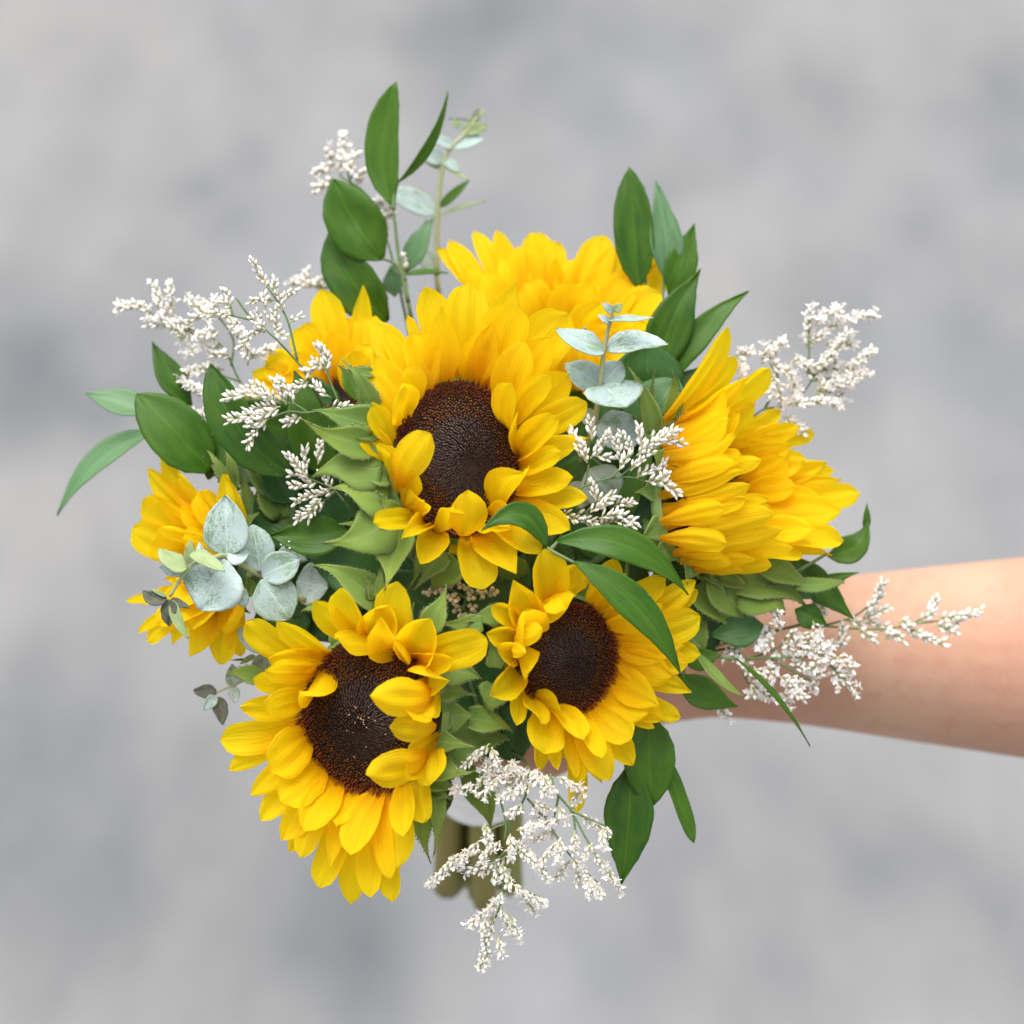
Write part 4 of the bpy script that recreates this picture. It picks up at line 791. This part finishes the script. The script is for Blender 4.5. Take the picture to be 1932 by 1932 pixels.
spray('white bud spray between the central flower and the right flower', Y3, [[(350, 1440), (400, 1400), (560, 1350), (740, 1350), (900, 1420)], [(395, 1400), (420, 1260)], [(560, 1355), (640, 1275)], [(610, 1355), (740, 1250)], [(640, 1275), (720, 1180)]],
      [[(400, 1240), (350, 1130), (310, 1040)], [(410, 1250), (375, 1120)], [(430, 1220), (500, 1130), (560, 1060)], [(460, 1200), (565, 1220)], [(480, 1180), (500, 1130)], [(620, 1300), (680, 1190)], [(640, 1260), (595, 1090)], [(700, 1300), (780, 1220), (850, 1170)], [(720, 1190), (640, 1060)], [(740, 1200), (880, 1110), (1040, 1120)], [(780, 1170), (760, 1010)], [(830, 1100), (960, 1040)], [(860, 1110), (1010, 1040)], [(740, 1345), (850, 1290)], [(800, 1370), (920, 1390), (1015, 1460)], [(860, 1330), (930, 1250)], [(900, 1390), (940, 1320)], [(440, 1100), (430, 960)]], -15, (12, 20), dens=1.1)
spray('small white bud spray just above the long leaf right of the central flower', Y3, [[(300, 1520), (400, 1580), (490, 1670)], [(400, 1580), (480, 1500)], [(470, 1640), (640, 1620)]],
      [[(470, 1510), (440, 1385)], [(480, 1500), (600, 1470)], [(590, 1540), (715, 1515)], [(430, 1580), (540, 1520)], [(490, 1620), (600, 1600), (730, 1650)], [(500, 1690), (620, 1580)], [(530, 1700), (500, 1770)], [(400, 1690), (480, 1700)], [(250, 1590), (350, 1640)], [(330, 1600), (460, 1660)], [(590, 1640), (720, 1670)]], 0, (4, 16), dens=1.1)
spray('large white flowering spray hanging at the bottom in front of the stems', Y4, [[(760, 330), (740, 490), (650, 640), (660, 760), (620, 950), (600, 1100), (540, 1250), (490, 1440)], [(580, 440), (630, 640), (620, 740)], [(650, 640), (560, 670), (460, 760)], [(750, 500), (850, 610), (900, 690), (1000, 830), (1150, 980)], [(660, 770), (560, 850), (400, 880)], [(640, 930), (700, 1010), (840, 1060)], [(880, 360), (920, 470), (1000, 570), (1080, 720), (1180, 880), (1275, 1000)], [(930, 480), (900, 620)], [(1010, 570), (1025, 700)], [(1000, 570), (1200, 660)], [(690, 780), (860, 910)]],
      [[(540, 190), (450, 260), (380, 330)], [(550, 210), (600, 330)], [(600, 270), (490, 400)], [(640, 290), (720, 340)], [(820, 330), (640, 420)], [(900, 380), (760, 400)], [(780, 430), (600, 490)], [(900, 430), (800, 370)], [(480, 420), (330, 450)], [(580, 390), (500, 470)], [(720, 530), (650, 580)], [(780, 510), (870, 560)], [(920, 380), (1065, 445)], [(1050, 450), (1000, 550)], [(930, 540), (970, 640)], [(940, 620), (770, 650)], [(910, 680), (800, 730)], [(915, 740), (830, 860)], [(1040, 590), (1215, 685)], [(1180, 670), (1180, 760)], [(940, 720), (930, 850)], [(1020, 680), (1020, 800)], [(1120, 750), (1070, 840)], [(990, 850), (915, 940)], [(1000, 830), (1090, 930), (1175, 1045)], [(1120, 800), (1200, 900), (1280, 1015)], [(1040, 890), (1030, 990)], [(1100, 950), (1100, 1045)], [(510, 640), (535, 760)], [(480, 740), (370, 850)], [(390, 800), (300, 880), (210, 975)], [(640, 820), (500, 900), (375, 890)], [(580, 870), (570, 970)], [(690, 680), (750, 680)], [(655, 700), (660, 840)], [(700, 780), (790, 860), (875, 950)], [(730, 790), (780, 820)], [(530, 770), (490, 860)], [(650, 920), (640, 1000)], [(660, 980), (760, 1050), (855, 1085)], [(720, 1030), (790, 1140)], [(610, 1030), (530, 1130)], [(540, 1120), (430, 1205)], [(520, 1170), (500, 1255)], [(600, 1110), (650, 1245)], [(650, 1150), (705, 1280)], [(560, 1190), (510, 1330), (485, 1465)], [(590, 1280), (600, 1380)], [(530, 1340), (520, 1440)], [(700, 340), (680, 470)], [(620, 330), (580, 420)], [(860, 380), (840, 470)], [(740, 380), (700, 460)], [(560, 250), (500, 330)], [(780, 540), (820, 600)], [(600, 740), (540, 790)], [(640, 720), (740, 780)], [(610, 860), (620, 930)], [(560, 1150), (540, 1260)], [(830, 360), (900, 460)], [(660, 300), (620, 370)]], -20, (0, -44), down=True, openf=.5, dens=1.05, bw=3.2, bl=15)
spray('white flowering spray at the right, hanging in front of the wrist', Y5, [[(400, 640), (480, 695), (720, 690), (890, 690), (1010, 740)], [(480, 700), (640, 640), (690, 560)], [(600, 690), (640, 790), (750, 900)], [(440, 680), (480, 830), (660, 930)], [(720, 690), (800, 600)], [(640, 720), (820, 830)], [(880, 700), (1030, 850)]],
      [[(650, 560), (630, 460)], [(690, 570), (750, 610)], [(610, 590), (560, 650)], [(670, 670), (610, 730)], [(815, 550), (790, 650)], [(830, 650), (720, 670)], [(915, 610), (850, 690)], [(880, 680), (820, 760)], [(950, 690), (1030, 755)], [(900, 740), (970, 800), (1040, 860)], [(780, 700), (740, 740)], [(710, 740), (870, 790)], [(780, 790), (830, 855)], [(640, 790), (700, 850), (770, 915)], [(560, 740), (610, 790)], [(440, 600), (390, 700)], [(460, 700), (490, 790)], [(470, 820), (560, 890), (680, 935)], [(600, 520), (560, 620)], [(720, 540), (690, 640)], [(840, 680), (900, 640)], [(520, 840), (500, 900)], [(690, 790), (740, 840)], [(930, 770), (960, 830)], [(560, 580), (540, 640)], [(820, 500), (840, 600)], [(960, 690), (900, 720)], [(280, 890), (320, 950), (370, 1010)], [(510, 740), (560, 830)], [(460, 780), (420, 690)]], 130, (48, -10), openf=.45, dens=1.0, bw=3.4)
spray('thin white bud spray stretched along the forearm at the far right', Y5, [[(760, 520), (900, 530), (1150, 545), (1340, 520), (1560, 490)], [(880, 525), (1030, 480), (1140, 400)], [(1340, 520), (1440, 460)], [(1280, 530), (1500, 610)]],
      [[(1090, 470), (1150, 390), (1190, 300)], [(1080, 500), (1210, 440)], [(1100, 510), (1200, 540)], [(950, 620), (985, 540)], [(1060, 555), (1140, 605)], [(1190, 555), (1290, 600)], [(1290, 510), (1360, 575)], [(1350, 560), (1430, 600), (1515, 625)], [(1420, 490), (1475, 390)], [(1390, 510), (1450, 460)], [(1460, 530), (1570, 560)], [(1480, 500), (1600, 480), (1700, 460)], [(1560, 450), (1590, 510)], [(1270, 500), (1330, 540)], [(1150, 420), (1180, 360)], [(1000, 500), (1080, 520)], [(850, 380), (870, 480)], [(790, 500), (850, 380)], [(1200, 600), (1230, 560)], [(900, 640), (990, 620)]], 210, (40, 20), dens=.95, bw=3.8)
spray('blurred white spray rising behind the right flower', Z4, [[(700, 760), (800, 660), (960, 630), (1080, 520), (1180, 320)], [(820, 650), (900, 480), (850, 370)], [(1000, 600), (1200, 600)], [(1100, 480), (1400, 440)], [(1090, 430), (1090, 120)]],
      [[(1090, 310), (1080, 180), (1100, 50)], [(1130, 160), (1190, 90), (1280, 55)], [(1180, 180), (1330, 110), (1490, 80)], [(1190, 260), (1350, 265)], [(800, 380), (830, 280)], [(840, 360), (930, 235)], [(850, 380), (990, 450)], [(980, 360), (1160, 410)], [(1150, 410), (1240, 320), (1330, 190)], [(1250, 340), (1250, 440)], [(1330, 420), (1470, 300)], [(1170, 540), (1300, 500), (1440, 445)], [(1150, 520), (1310, 520)], [(1000, 470), (1010, 610)], [(990, 630), (1180, 610)], [(1120, 550), (1300, 580)], [(900, 480), (920, 620)], [(640, 340), (730, 310)], [(880, 440), (850, 570)], [(1060, 420), (1150, 470)], [(1180, 460), (1200, 350)], [(660, 330), (680, 420)], [(930, 700), (1060, 800)], [(1110, 250), (1180, 200)], [(1180, 600), (1260, 640)], [(1290, 400), (1370, 430)]], 210, (36, 34), openf=.55, dens=1.15, bw=3.8)
spray('blurred white spray peeking out behind the tall upper left leaves', Y6, [[(850, 1700), (740, 1300), (600, 1000), (390, 850)], [(480, 930), (400, 620)], [(300, 1720), (60, 1690)]],
      [[(390, 860), (400, 700), (420, 550)], [(360, 760), (220, 830)], [(420, 800), (510, 690)], [(350, 880), (210, 960)], [(520, 920), (560, 830)], [(700, 1210), (770, 1090)], [(640, 1040), (790, 1160)], [(740, 1300), (730, 1190)], [(280, 1720), (150, 1690), (40, 1680)], [(140, 1690), (130, 1600)], [(450, 760), (440, 660)], [(330, 740), (300, 660)], [(480, 880), (480, 760)], [(880, 1620), (870, 1480)], [(660, 1150), (700, 1060)], [(220, 1700), (270, 1650)]], 330, (-20, 50), openf=.3, dens=1.0, bw=5, bl=18)
spray('little beige bud spray in the hollow between the three front flowers', Y2, [[(420, 620), (430, 430), (540, 410)], [(430, 440), (300, 370), (140, 400)], [(420, 480), (380, 560)]],
      [[(280, 370), (130, 405)], [(340, 340), (220, 360)], [(300, 400), (345, 475)], [(320, 410), (370, 450)], [(370, 480), (370, 530)], [(390, 540), (420, 600)], [(420, 370), (470, 400)], [(430, 430), (490, 450)], [(460, 470), (495, 525)], [(500, 400), (650, 400)], [(530, 450), (560, 390)], [(600, 380), (660, 400)], [(360, 330), (410, 370)]], 30, (0, 0), dens=.8, bl=10, bw=4.6, tip='beige')

# ------------------------------------------------------------------ ribbon round the stems
rb = thing('ribbon_wrap', 'white ribbon binding the stems below the flowers', 'ribbon', along(100), None)
for i in range(6):
    mb = MB(); k0 = 20 + i * 21
    rows = []
    for j, (dk, dr) in enumerate(((0, 2), (1.5, 4), (20, 3.4), (36, 2.2), (37, 0))):
        rr = 104 - 1.5 * i + dr + (3 if i % 2 else 0)
        rows.append([along(k0 + dk + 9 * math.sin(a + i * .6), rr * math.cos(a) * (1 + .02 * math.sin(3 * a)), rr * math.sin(a)) for a in [2 * math.pi * q / 40 for q in range(40)]])
    mb.grid(rows, closed=True); mb.build('ribbon_turn', M['ribbon'], rb, solid=0.0006)

# ------------------------------------------------------------------ forearm and hand
pr = MB()
def loft(secs, n=28):
    rows = []
    for (x, y, d, ry, rd, rot) in secs:
        c = at(x, y, d)
        rows.append([c + (-U * (math.sin(a + rot) * ry) + F * (math.cos(a + rot) * rd)) * S for a in [2 * math.pi * k / n for k in range(n)]])
    b = len(pr.v); pr.grid(rows, closed=True)
    pr.f.append(tuple(range(b, b + n))); pr.mi.append(0)
    e = b + (len(secs) - 1) * n; pr.f.append(tuple(range(e + n - 1, e - 1, -1))); pr.mi.append(0)
AD = 560
kk = (DU + AD) / DU
edge = [(3000, 985, 1495), (2400, 1010, 1470), (2150, 1030, 1452), (1932, 1051, 1431), (1800, 1064, 1411), (1700, 1074, 1396), (1600, 1086, 1380), (1500, 1102, 1366), (1420, 1122, 1358), (1350, 1140, 1353), (1290, 1150, 1360), (1220, 1160, 1372), (1150, 1180, 1378), (1080, 1210, 1372), (1030, 1240, 1360)]
loft([(x, (a + b) / 2, AD - max(0, (1300 - x)) * 0.25, (b - a) / 2 * kk, (b - a) / 2 * kk * (0.92 if x > 1500 else 0.72), 0) for x, a, b in edge])
by = (U * AX.z + F * AX.y).normalized(); ax = R * AX.x - U * AX.y + F * AX.z
def hand_pt(ang, r, k): return along(k, r * math.cos(ang), r * math.sin(ang))
def chain(pts, radii):
    P = catmull(pts, 5); n = len(P)
    m = len(radii) - 1
    rr = []
    for i in range(n):
        f = i / (n - 1) * m; j = min(int(f), m - 1); rr.append((radii[j] + (radii[j + 1] - radii[j]) * (f - j)) * S)
    pr.tube(P, rr, 10)
    for q, r in ((P[0], rr[0]), (P[-1], rr[-1])):
        rows = [[q + V((math.sin(t) * math.cos(a), math.sin(t) * math.sin(a), math.cos(t))) * r * 0.98 for a in [2 * math.pi * k / 10 for k in range(10)]] for t in [0.05 + 3.04 * i / 6 for i in range(7)]]
        pr.grid(rows, closed=True)
nails = []
wrist = at(1300, 1255, AD - 10)
for i, (k, lf, r) in enumerate(((-95, 1.0, 42), (-48, 1.08, 44), (-2, 1.03, 42), (40, 0.86, 37))):
    kn = hand_pt(0.75, 150, k)
    P = [wrist.lerp(kn, 0.35), kn, hand_pt(1.6, 128 + r * .3, k + 2), hand_pt(1.6 + 1.15 * lf, 118 + r * .3, k + 4), hand_pt(1.6 + 2.1 * lf, 108 + r * .3, k + 4)]
    chain(P, [r * 1.15, r * 1.1, r, r * .9, r * .72]); nails.append((P[-1], hand_pt(1.6 + 2.1 * lf, 108 + r * 1.1, k + 4), r))
for k in (-70, -20, 30):
    chain([wrist, wrist.lerp(hand_pt(0.3, 135, k), .6), hand_pt(0.1, 138, k)], [70, 72, 62])
T = [at(1260, 1290, AD - 60), hand_pt(-0.55, 165, -60), hand_pt(-1.25, 145, -100), hand_pt(-1.95, 132, -118)]
chain(T, [66, 60, 50, 38]); nails.append((T[-1], hand_pt(-2.0, 175, -122), 44))
person = pr.build('person', M['skin'])
person['label'] = 'bare arm reaching in from the right, its hand gripping the flower stems'; person['category'] = 'person'
md = person.modifiers.new('skin_join', 'REMESH'); md.mode = 'VOXEL'; md.voxel_size = 0.0019; md.use_smooth_shade = True
md = person.modifiers.new('soften', 'SMOOTH'); md.factor = 0.5; md.iterations = 8
for a, b, r in nails:
    mb = MB(); o = (b - a).normalized(); c = a + o * (r * .80 * S); t1 = ax.normalized(); t2 = o.cross(t1)
    mb.grid([[c + t1 * (r * .42 * S * x) + t2 * (r * .5 * S * y) - o * (r * .22 * S * (x * x + .4 * y * y)) for x in (-1, -.5, 0, .5, 1)] for y in (-1, -.5, 0, .5, 1)])
    mb.build('fingernail', M['nail'], person, solid=0.0006)
